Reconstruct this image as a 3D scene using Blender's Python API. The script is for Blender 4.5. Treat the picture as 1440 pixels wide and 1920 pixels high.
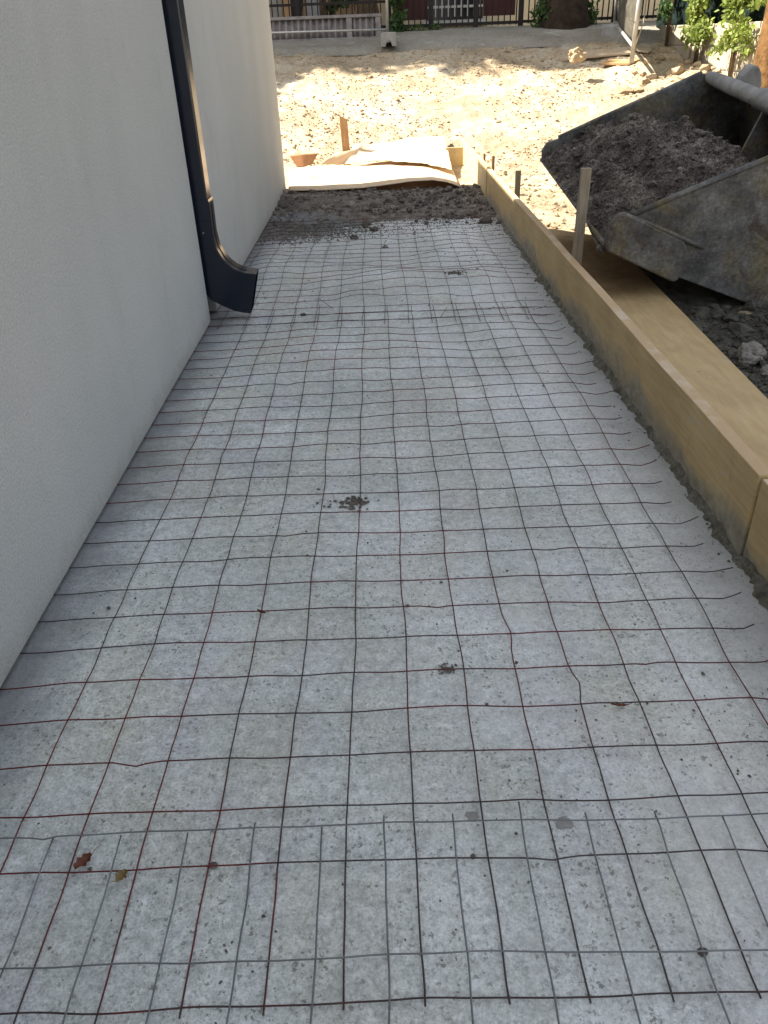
import bpy, bmesh, math, random
from mathutils import Vector, Matrix, noise
R = math.radians
rnd = random.Random(11)
sc = bpy.context.scene
for o in list(bpy.data.objects):
    bpy.data.objects.remove(o)
col = sc.collection

# ------------------------------------------------------------------ camera
F = 1440.0; H = 1.5
def _n(v):
    return Vector(v).normalized()
Yc = _n((-21, 886, -1440)); nyv = (F*F - 21*89)/886
Zc = -_n((89, -nyv, -F)); Xc = Yc.cross(Zc).normalized(); Zc = Xc.cross(Yc)
ROT = Matrix((Xc, Yc, Zc))                # world = ROT @ camera
cam_d = bpy.data.cameras.new('camera'); cam = bpy.data.objects.new('camera', cam_d); col.objects.link(cam)
cam_d.sensor_fit = 'VERTICAL'; cam_d.sensor_height = 24; cam_d.lens = 24*F/1920
cam_d.clip_start = 0.02; cam_d.clip_end = 600
cam.matrix_world = Matrix.Translation((0, 0, H)) @ ROT.to_4x4()
sc.camera = cam
def at(px, py, z=None, Y=None, X=None):
    """pixel of the 1440x1920 photograph -> point at a known height / distance"""
    d = ROT @ Vector((px-720, -(py-960), -F))
    if z is not None: t = (z-H)/d.z
    elif Y is not None: t = Y/d.y
    else: t = X/d.x
    return Vector((0, 0, H)) + d*t

# ------------------------------------------------------------------ light
SUN_EL = 46.5; SUN_B = 0.10
sun_dir = Vector((-1, SUN_B, 0)).normalized()*math.cos(R(SUN_EL)) + Vector((0, 0, math.sin(R(SUN_EL))))
w = bpy.data.worlds.new('World'); sc.world = w; w.use_nodes = True
wn = w.node_tree; bg = wn.nodes['Background']
sky = wn.nodes.new('ShaderNodeTexSky'); sky.sky_type = 'NISHITA'; sky.sun_disc = False
sky.sun_elevation = R(SUN_EL); sky.sun_rotation = math.atan2(sun_dir.x, sun_dir.y)
sky.dust_density = 1.5
hs = wn.nodes.new('ShaderNodeHueSaturation'); hs.inputs['Saturation'].default_value = 0.33
wn.links.new(sky.outputs[0], hs.inputs['Color']); wn.links.new(hs.outputs[0], bg.inputs[0]); bg.inputs[1].default_value = 0.086
sl = bpy.data.lights.new('sun', 'SUN'); sl.energy = 4.6; sl.angle = R(0.55); sl.color = (1, 0.92, 0.8)
so = bpy.data.objects.new('sun', sl); col.objects.link(so)
so.rotation_euler = (-sun_dir).to_track_quat('-Z', 'Y').to_euler(); so.location = (-8, 3, 12)
sc.view_settings.view_transform = 'Standard'; sc.view_settings.look = 'None'
sc.view_settings.exposure = 1.98; sc.view_settings.gamma = 1

# ------------------------------------------------------------------ materials
class Mt:
    def __init__(s, name, rough=0.85, metal=0.0, spec=0.3):
        s.m = bpy.data.materials.new(name); s.m.use_nodes = True
        s.t = s.m.node_tree; s.b = s.t.nodes['Principled BSDF']
        s.b.inputs['Roughness'].default_value = rough; s.b.inputs['Metallic'].default_value = metal
        s.b.inputs['Specular IOR Level'].default_value = spec
        s.tc = s.N('TexCoord'); s.co = s.tc.outputs['Object']; s.h = None
    def N(s, k, **kw):
        n = s.t.nodes.new('ShaderNode'+k)
        for a, b in kw.items(): setattr(n, a, b)
        return n
    def L(s, a, b): s.t.links.new(a, b)
    def scaled(s, v):
        m = s.N('Mapping'); m.inputs['Scale'].default_value = v; s.L(s.co, m.inputs[0]); return m.outputs[0]
    def noise(s, scale, detail=5, rough=0.6, co=None, dist=0):
        n = s.N('TexNoise'); n.inputs['Scale'].default_value = scale; n.inputs['Detail'].default_value = detail
        n.inputs['Roughness'].default_value = rough; n.inputs['Distortion'].default_value = dist
        s.L(co or s.co, n.inputs['Vector']); return n.outputs[0]
    def ramp(s, v, stops):
        r = s.N('ValToRGB'); e = r.color_ramp.elements
        while len(e) < len(stops): e.new(0.5)
        for i, (p, c) in enumerate(stops):
            e[i].position = p; e[i].color = (c[0], c[1], c[2], 1) if hasattr(c, '__len__') else (c, c, c, 1)
        s.L(v, r.inputs[0]); return r.outputs[0]
    def mix(s, a, b, f, mode='MIX'):
        x = s.N('Mix'); x.data_type = 'RGBA'; x.blend_type = mode
        for i, v in ((6, a), (7, b)):
            if hasattr(v, 'is_output') or hasattr(v, 'links'): s.L(v, x.inputs[i])
            else: x.inputs[i].default_value = (v[0], v[1], v[2], 1)
        if isinstance(f, (int, float)): x.inputs[0].default_value = f
        else: s.L(f, x.inputs[0])
        return x.outputs[2]
    def math(s, op, a, b=None):
        x = s.N('Math'); x.operation = op
        for i, v in enumerate((a, b)):
            if v is None: continue
            if isinstance(v, (int, float)): x.inputs[i].default_value = v
            else: s.L(v, x.inputs[i])
        return x.outputs[0]
    def color(s, c):
        if hasattr(c, 'links'): s.L(c, s.b.inputs['Base Color'])
        else: s.b.inputs['Base Color'].default_value = (c[0], c[1], c[2], 1)
        return s
    def bump(s, v, strength=0.5, dist=0.01):
        b = s.N('Bump'); b.inputs['Strength'].default_value = strength; b.inputs['Distance'].default_value = dist
        s.L(v, b.inputs['Height'])
        if s.h is not None: s.L(s.h, b.inputs['Normal'])
        s.h = b.outputs[0]; s.L(s.h, s.b.inputs['Normal']); return s
    def specks(s, scale, size, frac, co=None, soft=False):
        """1 inside sparse little irregular spots"""
        base = co or s.co
        nz = s.N('TexNoise'); nz.inputs['Scale'].default_value = scale*1.7; nz.inputs['Detail'].default_value = 3
        s.L(base, nz.inputs['Vector'])
        dd = s.N('VectorMath'); dd.operation = 'MULTIPLY_ADD'
        s.L(nz.outputs['Color'], dd.inputs[0]); dd.inputs[1].default_value = ((1.6 if soft else 0.9)/scale,)*3; s.L(base, dd.inputs[2])
        v = s.N('TexVoronoi'); v.inputs['Scale'].default_value = scale; s.L(dd.outputs[0], v.inputs['Vector'])
        sep = s.N('SeparateColor'); s.L(v.outputs['Color'], sep.inputs[0])
        keep = s.math('LESS_THAN', sep.outputs[0], frac)
        sz = s.math('MULTIPLY', sep.outputs[1], size)
        ins = s.math('DIVIDE', s.math('SUBTRACT', sz, v.outputs['Distance']), 0.10 if soft else 0.01)
        cl = s.N('Clamp'); s.L(ins, cl.inputs[0]); ins = cl.outputs[0]
        return s.math('MULTIPLY', keep, ins)

def mat_slab():
    m = Mt('concrete_slab', 0.8, spec=0.35)
    a = m.ramp(m.noise(1.6, 6, 0.65), [(0.3, (0.44, 0.46, 0.44)), (0.5, (0.565, 0.59, 0.57)), (0.68, (0.71, 0.74, 0.73))])
    a = m.mix(a, (0.52, 0.51, 0.41), m.ramp(m.noise(2.3, 4, 0.5, dist=0.6), [(0.45, 0.0), (0.68, 0.55)]))
    a = m.mix(a, (0.50, 0.48, 0.58), m.ramp(m.noise(2.9, 5, 0.6, m.scaled((1.1, 0.8, 1)), 0.4), [(0.5, 0.0), (0.8, 0.5)]))
    fine = m.noise(42, 6, 0.7)
    a = m.mix(a, m.ramp(fine, [(0.34, 0.45), (0.5, 1.0), (0.66, 1.3)]), 0.5, 'MULTIPLY')
    a = m.mix(a, m.ramp(m.noise(140, 3, 0.8), [(0.34, 0.35), (0.5, 1.0), (0.66, 1.4)]), 0.45, 'MULTIPLY')
    worn = m.ramp(m.noise(13, 7, 0.8), [(0.5, 0.0), (0.62, 1.0)])
    a = m.mix(a, (0.30, 0.315, 0.31), m.math('MULTIPLY', worn, 0.42))
    pale = m.ramp(m.noise(19, 7, 0.8, dist=0.6), [(0.56, 0.0), (0.66, 1.0)])
    a = m.mix(a, (0.82, 0.84, 0.85), m.math('MULTIPLY', pale, 0.6))
    sx = m.N('SeparateXYZ'); m.L(m.co, sx.inputs[0])
    dust = m.math('ADD', m.math('MULTIPLY', sx.outputs[0], 0.22), m.noise(1.1, 5, 0.6, m.scaled((1.4, 0.6, 1)), 0.5))
    a = m.mix(a, (0.80, 0.81, 0.82), m.ramp(dust, [(0.50, 0.0), (0.72, 0.38)]))
    pit = m.ramp(m.noise(95, 4, 0.8, dist=1.2), [(0.60, 0.0), (0.70, 1.0)])
    a = m.mix(a, (0.20, 0.205, 0.19), m.math('MULTIPLY', m.math('MULTIPLY', pit, m.ramp(m.noise(4.5, 4, 0.6), [(0.40, 0.1), (0.62, 1.0)])), 0.65))
    dens = m.ramp(m.noise(3.5, 4, 0.6), [(0.36, 0.15), (0.56, 1.0)])
    s1 = m.math('MULTIPLY', m.specks(85, 0.5, 0.45, soft=True), dens)
    s2 = m.math('MULTIPLY', m.specks(40, 0.34, 0.35, soft=True), dens)
    s3 = m.specks(15, 0.15, 0.22, soft=True)
    s4 = m.math('MULTIPLY', m.specks(150, 0.55, 0.5, soft=True), dens)
    a = m.mix(a, (0.15, 0.15, 0.125), m.math('MULTIPLY', s1, 0.75))
    a = m.mix(a, (0.18, 0.18, 0.16), m.math('MULTIPLY', s2, 0.65))
    a = m.mix(a, (0.20, 0.20, 0.195), m.math('MULTIPLY', s3, 0.6))
    a = m.mix(a, (0.2, 0.2, 0.18), m.math('MULTIPLY', s4, 0.5))
    # grime plus painted shade along the wall, mortar stain along the formwork board
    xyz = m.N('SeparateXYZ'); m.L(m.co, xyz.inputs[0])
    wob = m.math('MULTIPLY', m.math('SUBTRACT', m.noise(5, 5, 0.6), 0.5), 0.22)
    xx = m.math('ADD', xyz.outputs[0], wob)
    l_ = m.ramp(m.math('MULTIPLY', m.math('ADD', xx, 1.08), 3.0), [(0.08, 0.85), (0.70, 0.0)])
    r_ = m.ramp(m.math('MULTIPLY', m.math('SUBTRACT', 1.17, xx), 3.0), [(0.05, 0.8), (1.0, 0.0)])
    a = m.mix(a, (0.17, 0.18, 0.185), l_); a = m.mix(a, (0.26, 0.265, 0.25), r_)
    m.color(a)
    m.bump(m.noise(9, 6, 0.6), 0.6, 0.012); m.bump(m.noise(60, 5, 0.7), 0.9, 0.005)
    m.bump(m.math('SUBTRACT', 1.0, s2), 0.5, 0.004)
    return m.m
def mat_plaster():
    m = Mt('wall_plaster', 0.9, spec=0.2)
    a = m.ramp(m.noise(1.3, 6, 0.6, m.scaled((1, 1, 0.5))), [(0.3, (0.43, 0.445, 0.43)), (0.6, (0.475, 0.485, 0.47)), (0.8, (0.505, 0.50, 0.485))])
    a = m.mix(a, (0.34, 0.34, 0.315), m.ramp(m.noise(4, 6, 0.7, m.scaled((1, 1, 0.35)), 0.5), [(0.58, 0.0), (0.82, 0.5)]))
    a = m.mix(a, m.ramp(m.noise(130, 3, 0.6), [(0.35, 0.72), (0.6, 1.1)]), 0.6, 'MULTIPLY')
    a = m.mix(a, (0.3, 0.3, 0.28), m.math('MULTIPLY', m.specks(14, 0.1, 0.25), 0.5))
    xyz = m.N('SeparateXYZ'); m.L(m.co, xyz.inputs[0])
    gz_ = m.math('ADD', xyz.outputs[2], m.math('MULTIPLY', m.math('SUBTRACT', m.noise(7, 6, 0.75), 0.5), 0.25))
    a = m.mix(a, (0.27, 0.26, 0.235), m.ramp(gz_, [(0.0, 0.55), (0.11, 0.0)]))
    a = m.mix(a, (0.36, 0.375, 0.35), m.ramp(m.noise(2.0, 6, 0.7, m.scaled((1, 1, 0.25)), 0.7), [(0.52, 0.0), (0.8, 0.28)]))
    m.color(a); m.bump(m.noise(120, 4, 0.75), 1.0, 0.006); m.bump(m.noise(38, 6, 0.75), 0.8, 0.009); m.bump(m.noise(3, 4, 0.6), 0.4, 0.03)
    return m.m
def mat_dirt(name='dirt', c0=(0.27, 0.205, 0.13), c1=(0.41, 0.33, 0.225), c2=(0.54, 0.47, 0.37), bump=1.0):
    m = Mt(name, 0.97, spec=0.1)
    a = m.ramp(m.noise(0.9, 7, 0.65), [(0.3, c0), (0.52, c1), (0.72, c2)])
    a = m.mix(a, m.ramp(m.noise(26, 5, 0.75), [(0.34, 0.45), (0.48, 1.0), (0.7, 1.2)]), 0.75, 'MULTIPLY')
    a = m.mix(a, (0.60, 0.57, 0.50), m.ramp(m.noise(2.2, 4, 0.6), [(0.58, 0.0), (0.75, 0.5)]))
    m.color(a); m.bump(m.noise(14, 7, 0.7), bump*0.7, 0.04); m.bump(m.noise(75, 4, 0.7), 0.7, 0.012)
    return m.m
def mat_wet():
    m = Mt('wet_mortar', 0.75, spec=0.35)
    a = m.ramp(m.noise(5, 6, 0.7), [(0.34, (0.05, 0.042, 0.036)), (0.5, (0.15, 0.125, 0.105)), (0.66, (0.33, 0.29, 0.24))])
    a = m.mix(a, m.ramp(m.noise(90, 5, 0.7), [(0.38, 0.25), (0.62, 1.7)]), 0.85, 'MULTIPLY')
    m.color(a); m.bump(m.noise(45, 6, 0.75), 1.0, 0.03); m.bump(m.noise(160, 3, 0.7), 0.8, 0.006)
    return m.m
def mat_gravel(name='grey_aggregate', k=1.0, warm=1.0):
    m = Mt(name, 0.9, spec=0.2)
    a = m.ramp(m.noise(14, 6, 0.7), [(0.3, (0.12*k, 0.11*k, 0.095*k*warm)), (0.5, (0.25*k, 0.235*k, 0.21*k*warm)), (0.72, (0.42*k, 0.41*k, 0.385*k*warm))])
    a = m.mix(a, m.ramp(m.noise(90, 4, 0.7), [(0.35, 0.55), (0.65, 1.3)]), 0.7, 'MULTIPLY')
    m.color(a); m.bump(m.noise(45, 6, 0.75), 1.0, 0.03); return m.m
def mat_bank():
    m = Mt('damp_soil', 0.9, spec=0.25)
    soil = m.ramp(m.noise(9, 6, 0.7), [(0.3, (0.10, 0.085, 0.07)), (0.5, (0.24, 0.205, 0.17)), (0.7, (0.38, 0.34, 0.29))])
    grit = m.ramp(m.noise(60, 5, 0.8), [(0.38, (0.10, 0.10, 0.10)), (0.6, (0.45, 0.46, 0.47))])
    xyz = m.N('SeparateXYZ'); m.L(m.co, xyz.inputs[0])
    f = m.math('ADD', m.math('MULTIPLY', xyz.outputs[0], -0.55), m.math('MULTIPLY', m.math('SUBTRACT', 8.35, xyz.outputs[1]), 0.8))
    f = m.math('ADD', f, m.math('MULTIPLY', m.math('SUBTRACT', m.noise(3, 5, 0.6), 0.5), 1.6))
    a = m.mix(soil, grit, m.ramp(f, [(0.35, 0.0), (0.75, 0.85)]))
    a = m.mix(a, m.ramp(m.noise(70, 5, 0.75), [(0.35, 0.45), (0.6, 1.3)]), 0.7, 'MULTIPLY')
    m.color(a); m.bump(m.noise(40, 6, 0.75), 1.0, 0.03); m.bump(m.noise(130, 3, 0.7), 0.8, 0.006); return m.m
def mat_wood(name, c0, c1, grain=(6, 0.6, 14), spots=True, bucket_shade=False, rough=0.7, zfoot=False):
    m = Mt(name, rough, spec=0.3)
    g = m.noise(5, 7, 0.65, m.scaled(grain), 0.8)
    a = m.ramp(g, [(0.3, c0), (0.68, c1)])
    a = m.mix(a, m.ramp(m.noise(3.1, 5, 0.6), [(0.3, 0.72), (0.7, 1.15)]), 0.6, 'MULTIPLY')
    if spots:
        a = m.mix(a, (0.16, 0.11, 0.05), m.math('MULTIPLY', m.specks(11, 0.14, 0.6, m.scaled((1, 1, 0.35)), soft=True), 0.9))
        a = m.mix(a, (0.55, 0.52, 0.46), m.math('MULTIPLY', m.specks(14, 0.16, 0.12), 0.6))
    if spots:
        a = m.mix(a, (0.13, 0.075, 0.03), m.math('MULTIPLY', m.ramp(m.noise(7, 3, 0.5, m.scaled((1, 1.3, 0.4)), 0.4), [(0.71, 0.0), (0.75, 1.0)]), 0.5))
        a = m.mix(a, (0.42, 0.38, 0.31), m.math('MULTIPLY', m.ramp(m.noise(6, 7, 0.8, dist=0.8), [(0.57, 0.0), (0.66, 1.0)]), 0.4))
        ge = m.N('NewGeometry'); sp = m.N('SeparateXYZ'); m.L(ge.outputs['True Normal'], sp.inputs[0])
    if bucket_shade:  # bucket shadow painted into the plank as dark brown
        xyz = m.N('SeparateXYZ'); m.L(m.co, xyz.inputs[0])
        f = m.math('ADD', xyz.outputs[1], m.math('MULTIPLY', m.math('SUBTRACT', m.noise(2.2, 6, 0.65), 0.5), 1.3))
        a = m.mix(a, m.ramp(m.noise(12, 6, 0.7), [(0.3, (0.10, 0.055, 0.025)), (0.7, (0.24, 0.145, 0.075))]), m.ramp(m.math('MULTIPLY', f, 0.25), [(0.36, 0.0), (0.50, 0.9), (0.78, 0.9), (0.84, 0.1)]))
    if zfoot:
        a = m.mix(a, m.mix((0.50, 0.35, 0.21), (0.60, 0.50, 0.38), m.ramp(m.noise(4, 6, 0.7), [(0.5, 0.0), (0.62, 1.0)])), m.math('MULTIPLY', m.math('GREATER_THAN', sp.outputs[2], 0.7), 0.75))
    if zfoot:   # cement smeared over the foot of the board
        xyz = m.N('SeparateXYZ'); m.L(m.co, xyz.inputs[0])
        f = m.math('ADD', xyz.outputs[2], m.math('MULTIPLY', m.math('SUBTRACT', m.noise(3.2, 6, 0.65, m.scaled((1, .55, 1))), 0.5), 0.42))
        f = m.ramp(f, [(0.06, 1.0), (0.15, 0.0)])
        a = m.mix(a, m.ramp(m.noise(18, 6, 0.7), [(0.35, (0.15, 0.145, 0.12)), (0.7, (0.34, 0.33, 0.29))]), m.math('MULTIPLY', f, 0.85))
    m.color(a); m.bump(g, 0.35, 0.002); m.bump(m.noise(60, 4, 0.6), 0.2, 0.001)
    return m.m
def mat_steel(name='worn_steel'):
    m = Mt(name, 0.55, 0.35, 0.4)
    a = m.ramp(m.noise(3.5, 7, 0.7), [(0.34, (0.05, 0.05, 0.05)), (0.5, (0.12, 0.12, 0.118)), (0.66, (0.22, 0.22, 0.21))])
    a = m.mix(a, (0.15, 0.12, 0.055), m.ramp(m.noise(1.9, 6, 0.65, dist=0.4), [(0.46, 0.0), (0.60, 0.8)]))
    a = m.mix(a, (0.07, 0.05, 0.04), m.ramp(m.noise(3.0, 7, 0.75, dist=0.8), [(0.53, 0.0), (0.62, 0.85)]))
    a = m.mix(a, (0.34, 0.34, 0.33), m.ramp(m.noise(5.3, 7, 0.75, dist=1.0), [(0.66, 0.0), (0.73, 0.8)]))
    a = m.mix(a, m.ramp(m.noise(45, 6, 0.8), [(0.36, 0.45), (0.5, 1.0), (0.66, 1.7)]), 0.7, 'MULTIPLY')
    a = m.mix(a, (0.40, 0.40, 0.39), m.math('MULTIPLY', m.ramp(m.noise(9, 5, 0.8, m.scaled((0.5, 6, 5)), 0.5), [(0.66, 0.0), (0.70, 1.0)]), 0.35))
    m.color(a); m.b.inputs['Roughness'].default_value = 0.6
    m.bump(m.noise(22, 6, 0.7), 0.5, 0.004); return m.m
def mat_plain(name, c, rough=0.8, metal=0.0, spec=0.3, var=0.3, sc_=8, bump=0.2, bs=60, bd=0.003):
    m = Mt(name, rough, metal, spec)
    a = m.mix(c, m.ramp(m.noise(sc_, 6, 0.65), [(0.3, 1-var), (0.7, 1+var)]), 1.0, 'MULTIPLY')
    m.color(a)
    if bump: m.bump(m.noise(bs, 4, 0.6), bump, bd)
    return m.m
def mat_wire():
    m = Mt('mesh_wire', 0.5, 0.3, 0.4)
    k = m.noise(1.1, 4, 0.6)
    a = m.ramp(k, [(0.35, (0.075, 0.07, 0.072)), (0.48, (0.05, 0.032, 0.03)), (0.55, (0.13, 0.018, 0.018)), (0.68, (0.10, 0.018, 0.018)), (0.80, (0.04, 0.025, 0.022))])
    a = m.mix(a, m.ramp(m.noise(60, 3, 0.6), [(0.3, 0.6), (0.7, 1.4)]), 0.6, 'MULTIPLY')
    m.color(a); return m.m
def mat_leaf(name, c0, c1):
    m = Mt(name, 0.55, spec=0.35)
    a = m.ramp(m.noise(3.0, 4, 0.6), [(0.35, c0), (0.65, c1)])
    m.color(a); m.b.inputs['Transmission Weight'].default_value = 0.0
    tr = m.N('BsdfTranslucent'); m.L(a, tr.inputs[0])
    mx = m.N('MixShader'); mx.inputs[0].default_value = 0.35
    out = m.t.nodes['Material Output']; m.L(m.b.outputs[0], mx.inputs[1]); m.L(tr.outputs[0], mx.inputs[2]); m.L(mx.outputs[0], out.inputs[0])
    return m.m
def mat_cardboard():
    m = Mt('cardboard', 0.85, spec=0.15)
    a = m.ramp(m.noise(2.5, 6, 0.6), [(0.3, (0.50, 0.37, 0.24)), (0.7, (0.62, 0.49, 0.35))])
    m.color(a); m.bump(m.noise(5, 4, 0.6), 0.4, 0.01)
    wv = m.N('TexWave'); wv.inputs['Scale'].default_value = 60; m.L(m.co, wv.inputs['Vector']); m.bump(wv.outputs[1], 0.15, 0.002)
    return m.m
def mat_bark():
    m = Mt('bark', 0.95, spec=0.1)
    g = m.noise(7, 7, 0.7, m.scaled((2.2, 2.2, 0.5)), 0.5)
    m.color(m.ramp(g, [(0.3, (0.06, 0.04, 0.025)), (0.55, (0.16, 0.11, 0.07)), (0.75, (0.30, 0.22, 0.14))]))
    m.bump(g, 1.0, 0.03); return m.m

M = dict(slab=mat_slab(), plaster=mat_plaster(), dirt=mat_dirt(), wet=mat_wet(), gravel=mat_gravel(),
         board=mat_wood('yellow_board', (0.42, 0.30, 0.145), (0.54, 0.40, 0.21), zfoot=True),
         boardlit=mat_wood('sunlit_board', (0.42, 0.31, 0.16), (0.58, 0.46, 0.26)),  # lit copy of the board wood, paler as if in sun
         plank=mat_wood('yellow_plank', (0.42, 0.30, 0.15), (0.53, 0.395, 0.21), (5, 0.7, 9), bucket_shade=True),
         stake=mat_wood('grey_stake', (0.20, 0.16, 0.11), (0.36, 0.30, 0.22), (14, 14, 1.2), False),
         ostake=mat_wood('orange_stake', (0.26, 0.15, 0.07), (0.46, 0.29, 0.14), (14, 14, 1.2), False),
         scrap=mat_wood('scrap_wood', (0.30, 0.22, 0.14), (0.52, 0.42, 0.30), (1, 6, 8), False),
         steel=mat_steel(), pipe=mat_plain('painted_metal', (0.005, 0.009, 0.019), 0.2, 0.0, 0.6, 0.15, 5, 0.05, 20, 0.002),
         hose=mat_plain('dusty_tube', (0.19, 0.188, 0.18), 0.75, 0.1, 0.3, 0.35, 9, 0.5, 40, 0.006),
         wire=mat_wire(), galv=mat_plain('galvanised', (0.42, 0.41, 0.39), 0.45, 0.5, 0.4, 0.2),
         screw=mat_plain('screw_head', (0.25, 0.25, 0.26), 0.4, 0.8, 0.5, 0.1, 8, 0),
         cement=mat_plain('cast_concrete', (0.27, 0.265, 0.255), 0.9, 0, 0.2, 0.2, 12, 0.5),
         corr=mat_plain('fibre_cement', (0.23, 0.205, 0.195), 0.9, 0, 0.2, 0.4, 5, 0.3),
         iron=mat_plain('dark_iron', (0.022, 0.016, 0.014), 0.6, 0.3, 0.4, 0.3),
         maroon=mat_plain('maroon_paint', (0.055, 0.014, 0.012), 0.6, 0, 0.3, 0.25, 2, 0),
         white=mat_plain('white_paint', (0.55, 0.54, 0.5), 0.6, 0, 0.3, 0.1),
         yellow=mat_plain('pale_yellow_render', (0.62, 0.53, 0.36), 0.9, 0, 0.2, 0.12, 1.5, 0.3),
         grey=mat_plain('grey_render', (0.25, 0.25, 0.24), 0.9, 0, 0.2, 0.25, 3, 0.3),
         road=mat_dirt('packed_track', (0.20, 0.175, 0.14), (0.28, 0.255, 0.21), (0.34, 0.315, 0.265), 0.5),
         rock=mat_plain('rubble', (0.20, 0.185, 0.165), 0.95, 0, 0.2, 0.4, 14, 0.8, 30, 0.01),
         clod=mat_plain('dirt_clod', (0.35, 0.27, 0.175), 0.97, 0, 0.1, 0.35, 3, 0.8, 50, 0.01),
         crumb=mat_plain('dark_crumb', (0.12, 0.105, 0.09), 0.95, 0, 0.1, 0.4, 9, 0.5, 80, 0.004),
         precast=mat_plain('precast_panel', (0.33, 0.29, 0.22), 0.9, 0, 0.2, 0.2, 3, 0.4, 20, 0.008),
         screen=mat_plain('green_screen_cloth', (0.010, 0.019, 0.016), 0.95, 0, 0.1, 0.4, 6, 0.5, 90, 0.01),
         net=mat_plain('grey_netting', (0.085, 0.078, 0.062), 0.9, 0, 0.1, 0.3, 5, 0.5, 120, 0.006),
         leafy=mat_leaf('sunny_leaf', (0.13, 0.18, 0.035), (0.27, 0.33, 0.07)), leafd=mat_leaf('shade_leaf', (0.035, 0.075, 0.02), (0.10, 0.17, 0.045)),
         dryleaf=mat_leaf('dry_leaf', (0.22, 0.13, 0.05), (0.42, 0.33, 0.13)), redleaf=mat_leaf('red_leaf', (0.16, 0.05, 0.03), (0.26, 0.11, 0.06)),
         card=mat_cardboard(), flap=mat_plain('shaded_cardboard', (0.30, 0.15, 0.07), 0.85, 0, 0.15, 0.2, 6, 0.3), obark=mat_plain('shaded_orange_bark', (0.12, 0.065, 0.026), 0.95, 0, 0.1, 0.45, 9, 1.0, 14, 0.02), bark=mat_bark(), dbark=mat_plain('shaded_bark', (0.035, 0.025, 0.018), 0.95, 0, 0.1, 0.5, 6, 1.0, 12, 0.03), shadegrit=mat_gravel('shade_grit', 0.45, 0.9), bank=mat_bank(), resid=mat_gravel('dried_mortar', 0.85, 0.9), wire2=mat_plain('bare_wire', (0.16, 0.165, 0.17), 0.45, 0.5, 0.5, 0.4, 3, 0), glass=mat_plain('dark_window', (0.02, 0.022, 0.025), 0.2, 0, 0.6, 0.2, 3, 0),  # shade is put into the flap cardboard, orange and dark bark, and grit colours
         tan=mat_plain('tan_render', (0.42, 0.28, 0.16), 0.9, 0, 0.2, 0.2, 2, 0.3))

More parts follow.
